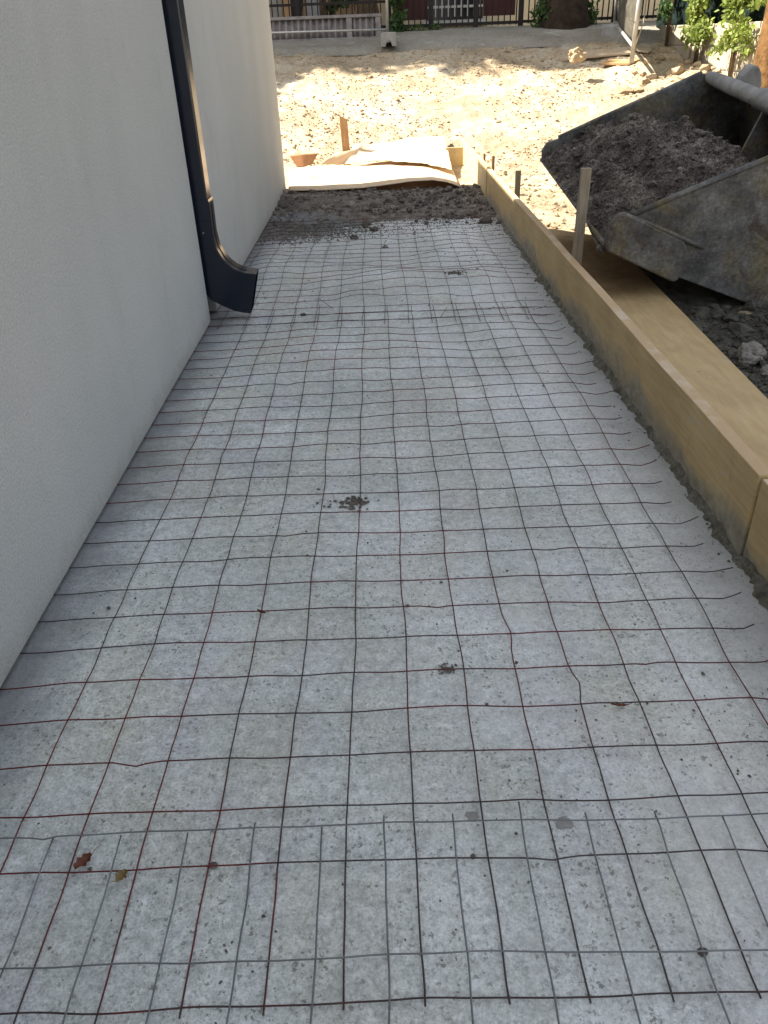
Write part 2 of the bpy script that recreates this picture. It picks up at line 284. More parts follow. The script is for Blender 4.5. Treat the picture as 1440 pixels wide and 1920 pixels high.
# ------------------------------------------------------------------ mesh helpers
class MB:
    def __init__(s): s.v = []; s.f = []; s.smooth = False
    def add(s, vs, fs):
        b = len(s.v); s.v += [tuple(v) for v in vs]; s.f += [tuple(b+i for i in f) for f in fs]
    def box(s, a, b, mtx=None):
        (x0, y0, z0), (x1, y1, z1) = a, b
        vs = [Vector(p) for p in ((x0,y0,z0),(x1,y0,z0),(x1,y1,z0),(x0,y1,z0),(x0,y0,z1),(x1,y0,z1),(x1,y1,z1),(x0,y1,z1))]
        if mtx: vs = [mtx @ v for v in vs]
        s.add(vs, [(0,3,2,1),(4,5,6,7),(0,1,5,4),(1,2,6,5),(2,3,7,6),(3,0,4,7)])
    def bar(s, p, q, wx, wy, up=(0,0,1)):
        p = Vector(p); q = Vector(q); d = (q-p).normalized(); u = Vector(up)
        if abs(d.dot(u)) > 0.95: u = Vector((0,1,0))
        a = d.cross(u).normalized(); b = a.cross(d).normalized()
        vs = [e + a*(i*wx/2) + b*(j*wy/2) for e in (p, q) for i, j in ((-1,-1),(1,-1),(1,1),(-1,1))]
        s.add(vs, [(0,3,2,1),(4,5,6,7),(0,1,5,4),(1,2,6,5),(2,3,7,6),(3,0,4,7)])
    def tube(s, pts, r, n=6, cap=True):
        pts = [Vector(p) for p in pts]; k = len(pts); rings = []
        rr = r if hasattr(r, '__len__') else [r]*k
        ref = Vector((0,0,1))
        d0 = (pts[1]-pts[0]).normalized()
        if abs(d0.dot(ref)) > 0.9: ref = Vector((0,1,0))
        vs = []
        for i, p in enumerate(pts):
            d = (pts[min(i+1,k-1)]-pts[max(i-1,0)]).normalized()
            a = d.cross(ref).normalized(); b = a.cross(d).normalized()
            vs += [p + (a*math.cos(2*math.pi*j/n) + b*math.sin(2*math.pi*j/n))*rr[i] for j in range(n)]
        fs = [(i*n+j, i*n+(j+1)%n, (i+1)*n+(j+1)%n, (i+1)*n+j) for i in range(k-1) for j in range(n)]
        if cap: fs += [tuple(range(n))[::-1], tuple((k-1)*n+j for j in range(n))]
        s.add(vs, fs)
    def prism(s, poly, fn, t0, t1):
        """poly of 2D points, fn(a,b,t) -> 3D"""
        n = len(poly)
        vs = [fn(a, b, t0) for a, b in poly] + [fn(a, b, t1) for a, b in poly]
        s.add(vs, [tuple(range(n))[::-1], tuple(range(n, 2*n))] + [(i, (i+1) % n, n+(i+1) % n, n+i) for i in range(n)])
    def grid(s, nx, ny, fn):
        vs = [fn(i/nx, j/ny) for j in range(ny+1) for i in range(nx+1)]
        s.add(vs, [(j*(nx+1)+i, j*(nx+1)+i+1, (j+1)*(nx+1)+i+1, (j+1)*(nx+1)+i) for j in range(ny) for i in range(nx)])
    def build(s, name, mat, parent=None, loc=None, smooth=None, bevel=0, label=None):
        L = Vector(loc) if loc is not None else (Vector(parent['_o']) if parent is not None else Vector((0,0,0)))
        me = bpy.data.meshes.new(name)
        me.from_pydata([tuple(Vector(v)-L) for v in s.v], [], s.f); me.validate()
        bm = bmesh.new(); bm.from_mesh(me); bmesh.ops.recalc_face_normals(bm, faces=bm.faces)
        bm.to_mesh(me); bm.free()
        if smooth if smooth is not None else s.smooth: me.polygons.foreach_set('use_smooth', [True]*len(me.polygons))
        me.materials.append(mat); me.update()
        o = bpy.data.objects.new(name, me); col.objects.link(o); o['_o'] = tuple(L)
        if parent is not None: o.parent = parent
        else: o.location = L
        if label: o['label'] = label
        if bevel:
            b = o.modifiers.new('bevel', 'BEVEL'); b.width = bevel; b.segments = 2; b.limit_method = 'ANGLE'; b.angle_limit = R(35)
        return o
def thing(name, label, cat, loc, group=None):
    o = bpy.data.objects.new(name, None); col.objects.link(o); o.location = loc; o['_o'] = tuple(loc)
    o.empty_display_size = 0.1
    o['label'] = label; o['category'] = cat
    if group: o['group'] = group
    return o
def tag(o, label=None, cat=None, group=None, kind=None):
    for k, v in (('label', label), ('category', cat), ('group', group), ('kind', kind)):
        if v: o[k] = v
    return o
def nz(x, y, z=0.0, s=1.0, oct_=4):
    return noise.fractal(Vector((x*s, y*s, z*s)), 0.9, 2.1, oct_)
_t = (1+5**0.5)/2
ICO_V = [Vector(v).normalized() for v in ((-1,_t,0),(1,_t,0),(-1,-_t,0),(1,-_t,0),(0,-1,_t),(0,1,_t),(0,-1,-_t),(0,1,-_t),(_t,0,-1),(_t,0,1),(-_t,0,-1),(-_t,0,1))]
ICO_F = [(0,11,5),(0,5,1),(0,1,7),(0,7,10),(0,10,11),(1,5,9),(5,11,4),(11,10,2),(10,7,6),(7,1,8),(3,9,4),(3,4,2),(3,2,6),(3,6,8),(3,8,9),(4,9,5),(2,4,11),(6,2,10),(8,6,7),(9,8,1)]
def clod(mb, p, r, flat=0.7, j=0.35):
    a = rnd.random()*6.28; ca, sa = math.cos(a), math.sin(a); ex = 0.7+rnd.random()*0.7
    vs = []
    for v in ICO_V:
        k = r*(1+(rnd.random()-0.5)*2*j)
        x, y, z = v.x*k*ex, v.y*k, v.z*k*flat
        vs.append((p[0]+x*ca-y*sa, p[1]+x*sa+y*ca, p[2]+z))
    mb.add(vs, ICO_F)
def rock(name, p, r, mat, flat=0.7, seed=0, parent=None):
    bm = bmesh.new(); bmesh.ops.create_icosphere(bm, subdivisions=4, radius=1)
    for v in bm.verts:
        k = 1+0.45*nz(v.co.x+seed*7, v.co.y, v.co.z, 1.1)+0.12*nz(v.co.x+seed*7, v.co.y, v.co.z, 5)
        v.co = Vector((v.co.x*k*r, v.co.y*k*r*0.85, v.co.z*k*r*flat))
    me = bpy.data.meshes.new(name); bm.to_mesh(me); bm.free(); me.materials.append(mat)
    o = bpy.data.objects.new(name, me); col.objects.link(o); o.location = p; o['_o'] = tuple(p)
    return o

# ------------------------------------------------------------------ ground
def smooth(a, b, x):
    t = min(1, max(0, (x-a)/(b-a))); return t*t*(3-2*t)
def lerp_pts(P, x):
    if x <= P[0][0]: return P[0][1]
    for (a, b), (c, d) in zip(P, P[1:]):
        if x <= c: return b+(d-b)*(x-a)/(c-a)
    return P[-1][1]
PROF = [(0, 0), (10.6, 0.0), (11.4, 0.06), (13, 0.56), (15, 1.10), (16.2, 1.40), (17.2, 1.55), (18, 1.60), (24, 1.62)]
def base_h(x, y):
    z = lerp_pts(PROF, y)
    z += 0.9*math.exp(-((x-5.0)/0.75)**2)*smooth(9.5, 12.0, y)*smooth(15.5, 13, y)*0.32     # heap at the foot of the side wall
    z += smooth(2.3, 4.5, x)*0.25*smooth(7, 10, y)*smooth(14, 11, y)
    # hollow beside the scrap boards
    z -= 0.10*math.exp(-((x-3.1)/0.9)**2-((y-15.0)/0.35)**2)
    return z
def ground_h(x, y):
    z = base_h(x, y)
    inside = x < 1.2 and x > -1.4 and y < 11.0
    if y < 7.0 and x < 1.2: return -0.12
    if inside:
        e = smooth(7.2, 8.1, y+0.25*nz(x, 0, 3, 2.0))
        k = 0.02*nz(x, y, 0, 3)+0.018*nz(x, y, 5, 14)+0.012*nz(x, y, 9, 40, 2)
        return -0.12*(1-e)+e*(-0.05+0.09*smooth(9.0, 9.42, y)+k*0.5*smooth(9.0, 9.4, y))
    if x > 1.15 and y < 11: z += -0.0
    amp = 1.0 if y < 15 else 0.45
    road = smooth(15.4, 15.9, y)
    z += (0.05*nz(x, y, 0, 1.3)+0.026*nz(x, y, 2, 5)+0.014*nz(x, y, 5, 15)*amp)*(1-0.75*road)
    return z
g = MB()
xs = [-120, -60, -30, -15, -10, -7, -5]
v = -4.0
while v < 7.0: xs.append(v); v += 0.04
xs += [7, 8, 10, 13, 20, 40, 80, 120]
ys = [-60, -30, -10, -4, -1]
v = 0.0
while v < 7: ys.append(v); v += 0.25
while v < 18: ys.append(v); v += 0.04
v = 18.5
while v < 24: ys.append(v); v += 0.5
ys += [30, 45, 80, 150, 250]
vs = [(x, y, ground_h(x, y)) for y in ys for x in xs]; nX = len(xs)
g.add(vs, [(j*nX+i, j*nX+i+1, (j+1)*nX+i+1, (j+1)*nX+i) for j in range(len(ys)-1) for i in range(nX-1)])
tag(g.build('ground', M['dirt'], smooth=True), 'rough pale earth of the building yard', kind='structure')

# packed grey track under the street fence, slightly above the ground sheet
t = MB()
def track(u, v_):
    x = -6+u*15; y = 15.75+v_*2.6+0.10*nz(x, 0, 0, 0.8)*(1-v_)
    return (x, y, base_h(x, y)+0.035*smooth(0, 0.15, v_)+0.012*nz(x, y, 1, 3)+0.006*nz(x, y, 1, 18))
t.grid(260, 44, track)
tag(t.build('track', M['road'], smooth=True), 'packed grey track below the street fence', kind='structure')

# concrete slab
s = MB()
def slab(u, v_):
    x = -1.20+u*2.345; y = -1.2+v_*9.4
    z = 0.003*nz(x, y, 0, 2.0) + 0.0016*nz(x, y, 4, 22, 3)
    z -= 0.02*smooth(7.6, 8.2, y)
    return (x, y, z)
s.grid(160, 620, slab)
o = s.build('concrete_path', M['slab'], smooth=True); tag(o, 'grey concrete path slab under the wire mesh', kind='structure')

# earth step at the far end of the path (dark damp soil over grey aggregate)
s = MB()
def bank(u, v_):
    x = -1.19+u*2.335
    y0 = 7.80-0.08*smooth(0.3, 1.0, x) + 0.16*nz(x, 1, 0, 2.2)+0.12*nz(x, 7, 0, 9)
    if x < 0.1: y0 -= 0.48*smooth(0.1, -0.3, x)*smooth(-1.0, -0.7, x)*0.9
    y = y0+(9.42-y0)*v_
    z = -0.010+0.018*smooth(0, 0.2, v_)+0.042*smooth(0.45, 0.85, v_)-0.03*smooth(0.93, 1.0, v_)
    z += smooth(0, 0.1, v_)*(0.018*nz(x, y, 0, 5)+0.011*nz(x, y, 3, 16)+0.010*nz(x, y, 3, 45, 2))
    return (x, y, z)
s.grid(230, 170, bank)
o = s.build('earth_step', M['bank'], smooth=True); tag(o, 'damp crumbly earth step where the slab ends', kind='structure')

# ------------------------------------------------------------------ building
WX = -1.08
b = thing('building', 'pale grey rendered building with floating wall edge and dark downpipe', 'building', (WX, 4.76, 0))
yz = lambda a, c, t_: (t_, a, c)
q = MB(); q.prism([(-5, 0.02), (4.76, 0.02), (4.76, 5.6), (-5, 5.6)], yz, WX, -1.30)
q.build('wall', M['plaster'], b, bevel=0.004, label='near stretch of wall that ends at the downpipe')
q = MB(); q.prism([(4.99, 0.02), (9.7, 0.02), (9.7, 2.66), (7.15, 2.66), (7.15, 5.6), (4.99, 5.6)], yz, WX, -1.30)  # unseen stepped top, shaped to place the shade edge on the ground
q.build('wall', M['plaster'], b, bevel=0.004, label='far stretch of wall beyond the downpipe')
q = MB(); q.prism([(-5, -0.2), (9.66, -0.2), (9.66, 2.6), (7.1, 2.6), (7.1, 5.55), (-5, 5.55)], yz, -1.21, -7.0)
q.build('inner_wall', M['shadegrit'], b)  # coloured dark to stand for shade inside the pipe notch
q = MB(); q.prism([(-5.0, -0.1), (9.64, -0.1), (9.64, 0.018), (-5.0, 0.018)], yz, -1.185, -1.208)
q.build('plinth', M['gravel'], b)
q = MB(); q.box((-7.05, -5.05, 5.605), (-1.0, 7.2, 5.7)); q.build('roof', M['grey'], b)
# downpipe: rectangular, its foot swings out over the slab
PY0, PY1 = 4.815, 4.955
kx = PY0/4.88
def pz(z): return H-(H-z)*kx
front = [(-1.0, 0.70), (-1.0045, 0.522), (-0.9935, 0.436), (-0.967, 0.377), (-0.937, 0.338), (-0.906, 0.311), (-0.872, 0.293), (-0.838, 0.281), (-0.77, 0.27)]
pf = [(-1.005, pz(0.72))]+[(x*1.0, pz(z)) for x, z in front]
back = [(-0.832, pz(0.031)), (-0.875, pz(0.037)), (-0.93, pz(0.050)), (-1.0, pz(0.085)), (-1.07, pz(0.125)), (-1.105, pz(0.18)), (-1.112, pz(0.3)), (-1.112, pz(0.72))]
XZ = lambda a, c, t_: (a, t_, c)
dp = MB(); dp.prism([(-1.005, pz(0.68)), (-1.005, 5.58), (-1.11, 5.58), (-1.11, pz(0.68))], XZ, PY0+0.004, PY1-0.004)
dpo = dp.build('downpipe', M['pipe'], b, bevel=0.010)
el = MB()
# hollow elbow: side cheeks + curved front and back strips
outer = pf+back
def inner(pts, t_):
    c = []
    n = len(pts)
    for i in range(n):
        a = Vector(pts[i-1]); p = Vector(pts[i]); e = Vector(pts[(i+1) % n])
        d = ((p-a).normalized()+(e-p).normalized()).normalized(); nn = Vector((d.y, -d.x))
        c.append(p-nn*t_*-1)
    return c
for (ya, yb) in ((PY0, PY0+0.003), (PY1-0.003, PY1)):
    el.prism(outer, XZ, ya, yb)
def strip(mb, pts, ya, yb, th):
    n = len(pts); vs = []
    for i, p in enumerate(pts):
        a = Vector(pts[max(i-1, 0)]); e = Vector(pts[min(i+1, n-1)]); d = (e-a).normalized(); nn = Vector((-d.y, d.x))
        P = Vector(p); Q = P+nn*th
        vs += [(P.x, ya, P.y), (P.x, yb, P.y), (Q.x, yb, Q.y), (Q.x, ya, Q.y)]
    fs = [(0,1,2,3), ((n-1)*4+3, (n-1)*4+2, (n-1)*4+1, (n-1)*4)]
    for i in range(n-1):
        for j in range(4): fs.append((i*4+j, i*4+(j+1) % 4, (i+1)*4+(j+1) % 4, (i+1)*4+j))
    mb.add(vs, fs)
strip(el, pf, PY0+0.0005, PY1-0.0005, 0.004)
strip(el, back, PY0+0.0005, PY1-0.0005, 0.004)
strip(el, [(x+0.001, z+0.001) for x, z in pf[1:-1]], PY0+0.060, PY0+0.078, 0.007)
elo = el.build('elbow', M['pipe'], dpo, smooth=False, bevel=0.0015)
sm = elo.modifiers.new('b2', 'WEIGHTED_NORMAL')
sc_ = MB(); p = at(381, 437, Y=PY0-0.002)
sc_.tube([(p.x, PY0+0.006, p.z), (p.x, PY0-0.004, p.z)], 0.0055, 10); sc_.build('screw', M['screw'], dpo)
sc_ = MB(); sc_.box((-1.115, PY0-0.003, pz(0.60)), (-1.000, PY1+0.003, pz(0.585))); sc_.build('pipe_collar', M['pipe'], dpo, bevel=0.001)

# ------------------------------------------------------------------ wire mesh sheets
def smoothbump(x, c, w_): return math.exp(-((x-c)/w_)**2)
def zlo(x, y): return 0.004
def make_sheet(name, label, cols, rows, x0, x1, y0, y1, zf, seed, raise_r=False, kinks=(), rc=0.0019, colends=None, wm='wire'):
    loc = (cols[len(cols)//2], rows[0], 0.0)
    T = thing(name, label, 'wire mesh', loc, 'overlapping sheets of reinforcing mesh')
    rs = random.Random(seed)
    cj = [rs.uniform(-0.004, 0.004) for _ in cols]; rj = [rs.uniform(-0.0035, 0.0035) for _ in rows]
    def wob(x, y):
        return Vector((0.013*nz(x*0.5, y, seed, 1.3, 2)+0.004*nz(x, y, seed+3, 6, 2), 0.010*nz(x, y*0.5, seed+9, 1.3, 2)+0.006*nz(x, y*3, seed+5, 4, 2), 0))
    for i, cx in enumerate(cols):
        pts = []; ya = y0+rs.uniform(-0.008, 0.01); yb = y1+rs.uniform(-0.01, 0.02)
        if colends: ya, yb = colends(i, ya, yb)
        n = int((yb-ya)/0.035)+1
        for k in range(n+1):
            y = ya+(yb-ya)*k/n
            p = Vector((cx+cj[i], y, 0))+wob(cx, y)
            for (kx_, ky_, ax, wy) in kinks:
                if abs(kx_-cx) < 0.03: p.x += ax*smoothbump(y, ky_, wy)
            p.z = zf(p.x, p.y)
            pts.append(p)
        m = MB(); m.tube(pts, rc, 6); m.build('lengthwise_wire', M[wm], T, smooth=True)
    for j, ry in enumerate(rows):
        pts = []; xa = x0+rs.uniform(-0.005, 0.005); xb = x1+rs.uniform(-0.05, 0.02)
        n = int((xb-xa)/0.03)+1
        amp = rs.uniform(0.6, 1.4); nk = [(rs.uniform(-0.9, 0.8), rs.uniform(-0.014, 0.003), rs.uniform(0.02, 0.035)) for _ in range(rs.choice((0, 1, 1, 2)))]
        for k in range(n+1):
            x = xa+(xb-xa)*k/n
            p = Vector((x, ry+rj[j], 0))+wob(x, ry)
            for (kc, ka, kw) in nk: p.y += ka*smoothbump(x, kc, kw)
            p.z = zf(p.x, p.y)+0.0042
            if raise_r:
                e = max(0, x-(cols[-1]+0.09)); p.z += 0.28*amp*e**1.25*1.2; p.y += 0.16*amp*e
                p.z -= 0.007*smoothbump(x, cols[-1]+0.08, 0.05)
            pts.append(p)
        m = MB(); m.tube(pts, rc, 6); m.build('cross_wire', M[wm], T, smooth=True)
    return T
def z_mid(x, y):
    z = 0.013+(0.007+0.016*smooth(2.2, 4.2, y))*nz(x, y, 4, 1.6, 3)+0.004*nz(x, y, 8, 5, 2)+0.010*smooth(2.5, 3.6, y)*math.sin(2.3*x+1.9*y)
    z = max(0.006, z)
    z *= smooth(-1.12, -0.86, x)*0.8+0.2
    z += 0.012*smooth(4.5, 4.9, y)
    if y < 1.3: z = z*smooth(0.6, 1.3, y)+0.0045*(1-smooth(0.6, 1.3, y))
    return max(z, 0.0045)
def z_far(x, y):
    z = 0.018+0.026*nz(x, y, 14, 1.3, 3)+0.016*nz(x, y, 2, 3.5, 2)
    z += 0.038*smoothbump(y, 5.45, 0.35)*(0.55+0.9*math.sin(2.6*x+0.6))
    z = max(z, 0.006)
    z *= smooth(-1.12, -0.85, x)*0.8+0.2
    z = z*smooth(8.0, 7.4, y) + 0.02*smooth(7.4, 7.9, y)
    if y < 5.0: z = min(max(z, 0.006), 0.012)
    return max(z, 0.0045)
def z_near(x, y):
    return 0.0165+0.003*nz(x, y, 3, 2, 2)+0.006*smoothbump(y, 1.08, 0.1)
mid_cols = [-0.85+0.148*i for i in range(13)]
mid_rows = [0.722]+[1.001+0.1415*i for i in range(28)]
make_sheet('wire_mesh_sheet', 'middle mesh sheet, the longest one, wires rising at the formwork edge', mid_cols, mid_rows, -1.11, 1.075, 0.705, 4.95, z_mid, 3, True,
           kinks=((0.331, 1.72, 0.014, 0.05), (0.479, 1.505, 0.016, 0.04)))
far_cols = [-1.02+0.1475*i for i in range(14)]
far_rows = [4.70+0.148*i for i in range(22)]
make_sheet('wire_mesh_sheet', 'far mesh sheet, wavy, running under the dark earth step', far_cols, far_rows, -1.12, 1.10, 4.62, 7.95, z_far, 8, False, rc=0.0017)
near_cols = [-0.915+0.148*i for i in range(14)]
near_rows = [1.080, 0.797, 0.52, 0.379]
make_sheet('wire_mesh_sheet', 'nearest mesh sheet overlapping the middle one at the bottom of the photo', near_cols, near_rows, -1.11, 1.10, 0.10, 1.083, z_near, 5, False,
           colends=lambda i, a, b_: (a, b_+(0.035 if i == 8 else 0.0)), wm='wire2')

# loose bent wires where the middle and far sheets overlap, and stuck in the earth step
def loose(pts, label, r=0.0018):
    P = [Vector(p) for p in pts]; m = MB(); m.tube([p for p in P], r, 6)
    o = m.build('loose_wire', M['wire'], loc=P[0], smooth=True); tag(o, label, 'wire', 'loose bits of tie wire on the path')
loose([at(597, 559, z=0.04), at(625, 579, z=0.012)], 'straight bit of wire lying askew, left of the path centre')
loose([at(838, 576, z=0.035), at(826, 595, z=0.008)], 'short bit of wire tipped beside the far overlap')
loose([at(928, 575, z=0.03), at(913, 580, z=0.008)], 'tiny bit of wire near the formwork at the far overlap')
loose([at(579, 404, z=0.03), at(583, 393, z=0.08), at(582, 386, z=0.11), at(578, 381, z=0.12)], 'curled wire standing up from the dark earth near the wall')
loose([at(610, 400, z=0.03), at(614, 390, z=0.08), at(614, 383, z=0.11), at(612, 378, z=0.12)], 'second curled wire in the dark earth, right of the first', 0.0016)

# ------------------------------------------------------------------ formwork
BX = 1.15
def board(name, label, ya, yb, za, zb, mat, xa=BX, xb=None, th=0.05, wob=0.004):
    xb = xb if xb is not None else xa
    m = MB(); n = max(4, int((yb-ya)/0.15))
    vs = []
    for i in range(n+1):
        y = ya+(yb-ya)*i/n; x = xa+(xb-xa)*i/n+wob*nz(y, 3, 0, 0.8, 2)
        zt = zb+0.004*nz(y, 8, 0, 1.2, 2)
        vs += [(x, y, za), (x, y, zt), (x+th, y, zt), (x+th, y, za)]
    fs = [(0,1,2,3), (n*4+3, n*4+2, n*4+1, n*4)]
    for i in range(n):
        for j in range(4): fs.append((i*4+j, i*4+(j+1) % 4, (i+1)*4+(j+1) % 4, (i+1)*4+j))
    m.add(vs, fs)
    o = m.build(name, mat, loc=(xa, ya, 0), bevel=0.003); tag(o, label, 'board', 'formwork boards along the path'); return o
board('formwork_board', 'long yellow formwork board on edge beside the path, cement along its foot', 2.075, 8.98, -0.08, 0.309, M['board'])
board('formwork_board', 'nearest formwork board at the right edge of the photo, beyond the cracked joint', -0.8, 2.062, -0.08, 0.303, M['board'], BX+0.004, BX+0.006)
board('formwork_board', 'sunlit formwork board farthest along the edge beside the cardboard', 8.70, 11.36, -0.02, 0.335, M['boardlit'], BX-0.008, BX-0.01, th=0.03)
m = MB(); m.box((0.90, 10.99, -0.02), (1.128, 11.02, 0.27)); tag(m.build('formwork_board', M['boardlit'], loc=(1.0, 11, 0), bevel=0.003), 'short formwork board across the far end behind the cardboard', 'board', 'formwork boards along the path')

# cement residue along the foot of the board
m = MB()
def resid(u, v_):
    y = 0.2+v_*7.6; wd = 0.02+0.05*abs(nz(y, 0, 0, 3.0))+0.022*nz(y, 4, 0, 12)+0.012*nz(y, 9, 0, 40)
    x = 1.152-u*wd
    hh = (0.030+0.028*nz(y, 2, 0, 5))*(1-u)**1.2
    return (x, y, -0.004+max(0, hh)+(0.008*nz(x*3, y, 1, 28)+0.004)*(1-u*0.8))
m.grid(9, 560, resid)
tag(m.build('mortar_residue', M['resid'], smooth=True), 'rough grey mortar squeezed along the foot of the formwork board', 'mortar', kind='stuff')

# flat plank behind the board
m = MB(); zp = 0.125
pl = [(1.24, 0.3), (1.55, 0.3), (1.652, 3.06), (1.752, 5.28), (1.80, 6.30), (1.44, 6.62), (1.225, 6.0)]
pl = [(1.235, 0.3), (1.535, 0.3), (1.652, 3.06), (1.752, 5.28), (1.79, 6.20), (1.43, 6.60), (1.235, 6.55)]
m.prism(pl, lambda a, c, t_: (a, c, t_), zp-0.03, zp)
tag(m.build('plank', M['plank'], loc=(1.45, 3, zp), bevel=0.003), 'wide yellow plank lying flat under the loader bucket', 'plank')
# stakes
def stake(label, base, top, wx, wy, mat, tip=0.0, grp='wooden stakes in the ground'):
    base = Vector(base); top = Vector(top); m = MB(); n = 6
    d = (top-base); vs = []
    for i in range(n+1):
        c = base+d*i/n+Vector((0.002*nz(i, wx, 0, 1.7), 0, 0))
        vs += [(c.x-wx/2, c.y-wy/2, c.z), (c.x+wx/2, c.y-wy/2, c.z-(tip if i == n else 0)), (c.x+wx/2, c.y+wy/2, c.z-(tip if i == n else 0)), (c.x-wx/2, c.y+wy/2, c.z)]
    fs = [(0,3,2,1), (n*4, n*4+1, n*4+2, n*4+3)]
    for i in range(n):
        for j in range(4): fs.append((i*4+j, i*4+(j+1) % 4, (i+1)*4+(j+1) % 4, (i+1)*4+j))
    m.add(vs, fs); o = m.build('stake', mat, loc=base, bevel=0.002); tag(o, label, 'stake', grp); return o
pt = at(1099, 315, X=1.228); pb = at(1082, 470, X=1.228)
stake('tallest grey stake standing against the board in front of the bucket', (pb.x-0.002, pb.y, -0.05), (1.23, pt.y, pt.z), 0.058, 0.035, M['stake'])
pt = at(971, 319, X=1.26)
stake('short grey stake behind the board, left of the bucket lip', (1.262, pt.y, -0.05), (1.262, pt.y, pt.z), 0.052, 0.04, M['stake'])
pt = at(925, 292, X=1.235); 
stake('small orange stake of the far pair outside the sunlit board', (1.235, pt.y, -0.05), (1.235, pt.y, pt.z), 0.03, 0.03, M['ostake'])
pt = at(917, 293, X=1.225)
stake('thin orange stake left of its twin outside the sunlit board', (1.205, pt.y+0.25, -0.05), (1.205, pt.y+0.25, pt.z), 0.025, 0.03, M['ostake'])
pb = at(651, 290, Y=11.35); pt = at(643, 216, Y=11.35)
stake('orange stake with a split top leaning behind the cardboard', (pb.x, 11.35, -0.05), (pt.x, 11.35, pt.z), 0.10, 0.03, M['ostake'], 0.05)

# ------------------------------------------------------------------ cardboard
def sheet(name, label, outline, nx, ny, th, zfun, group='cardboard sheets at the end of the path', mat=None):
    """outline = 4 side polylines sampled bilinear: bottom, top (left->right)"""
    bot, top = outline
    def samp(P, u):
        L = len(P)-1; k = min(int(u*L), L-1); f = u*L-k
        return Vector(P[k]).lerp(Vector(P[k+1]), f)
    m = MB()
    def fn(u, v_):
        p = samp(bot, u).lerp(samp(top, u), v_); p.z += zfun(p.x, p.y, u, v_); return tuple(p)
    m.grid(nx, ny, fn)
    o = m.build(name, mat or M['card'], loc=tuple(bot[0]), smooth=True)
    sd = o.modifiers.new('solid', 'SOLIDIFY'); sd.thickness = th; sd.offset = 1
    tag(o, label, 'cardboard', group); return o
def P(px, py, z): return tuple(at(px, py, z=z))
bot = [P(541, 357, .065), P(600, 356, .07), P(680, 352, .085), P(740, 344, .12), P(775, 339, .14), P(812, 337, .145), P(838, 341, .12), P(862, 349, .075)]
top = [P(541, 296, .05), P(600, 300, .06), P(650, 302, .06), P(700, 302, .07), P(740, 303, .08), P(790, 308, .08), P(820, 312, .07), P(850, 320, .06)]
sheet('cardboard_sheet', 'larger cardboard sheet lying flat with a lifted wavy front edge', (bot, top), 70, 40, 0.006,
      lambda x, y, u, v_: 0.012*nz(x, y, 0, 2.5, 3)*(0.3+0.7*v_))
cb = bpy.data.objects['cardboard_sheet']; cb['_o'] = tuple(cb.location)
mm = MB(); e0 = list(bot)
def edge_shade(u, v_):
    L_ = len(e0)-1; k = min(int(u*L_), L_-1); f = u*L_-k; p = Vector(e0[k]).lerp(Vector(e0[k+1]), f)
    q = Vector((p.x, p.y+0.10+0.02*math.sin(u*9), 0.02)); r_ = p.lerp(q, v_); r_.z -= 0.004; r_.y += 0.02*math.sin(v_*3.1)+0.004; return tuple(r_)
mm.grid(60, 6, edge_shade); mm.build('edge_shade_strip', M['flap'], cb, smooth=True)  # added strip, coloured as the shade below the sheet's lifted front
bot = [P(598, 309, .12), P(640, 307, .10), P(690, 304, .12), P(728, 300, .15), P(760, 306, .13), P(800, 308, .13), P(826, 314, .14), P(848, 321, .13)]
top = [P(632, 285, .24), P(662, 280, .26), P(700, 269, .30), P(735, 266, .31), P(765, 259, .33), P(790, 256, .34), P(815, 254, .34), P(835, 253, .33)]
sheet('cardboard_sheet', 'crumpled upper cardboard sheet propped on the far formwork board', (bot, top), 70, 40, 0.006,
      lambda x, y, u, v_: 0.022*nz(x, y, 3, 2.8, 3))
FP = lambda px, py, Y_: tuple(at(px, py, Y=Y_))
bot = [FP(558, 314, 10.30), FP(570, 313, 10.30), FP(585, 306, 10.34)]
top = [FP(543, 291, 10.36), FP(565, 289, 10.36), FP(597, 287, 10.40)]
sheet('cardboard_flap', 'torn cardboard flap browned for shade, standing up near the wall corner', (bot, top), 16, 12, 0.006,
      lambda x, y, u, v_: 0.012*nz(x, y, 8, 4, 2), mat=M['flap'])

# ------------------------------------------------------------------ loader bucket
A = at(1135, 455, z=0.45); B = at(1015, 295, z=0.65)
bv = (B-A); W = bv.length; bv.normalize(); bu = bv.cross(Vector((0,0,1))).normalized(); bn = bu.cross(bv).normalized()
def bl(u, n, v_): return A+bu*u+bn*n+bv*v_
K = thing('loader_bucket', 'worn steel loader bucket heaped with dark mortar beside the formwork', 'loader bucket', tuple(bl(0.9, -0.4, W/2)))
side = [(0.0, -0.02), (-0.004, 0.06), (0.03, 0.112), (0.12, 0.138), (0.45, 0.272), (0.84, 0.392+0.03), (1.16, 0.552), (1.30, 0.545), (1.52, 0.40), (1.60, 0.10), (1.55, -0.22), (1.36, -0.45), (1.10, -0.47), (0.45, -0.215)]
th = 0.028
for (a, c, lab) in ((0.0, th, None), (W-th, W, 'far side plate of the bucket')):
    m = MB(); m.prism(side, lambda p_, q_, t_: tuple(bl(p_, q_, t_)), a, c); m.build('side_plate', M['steel'], K, bevel=0.005, label=lab)
# top edge bead of both sides
for v0 in (0.012, W-0.012):
    m = MB(); m.tube([bl(u, n+0.004, v0) for u, n in side[3:7]], 0.018, 8); m.build('rim', M['steel'], K, smooth=True)
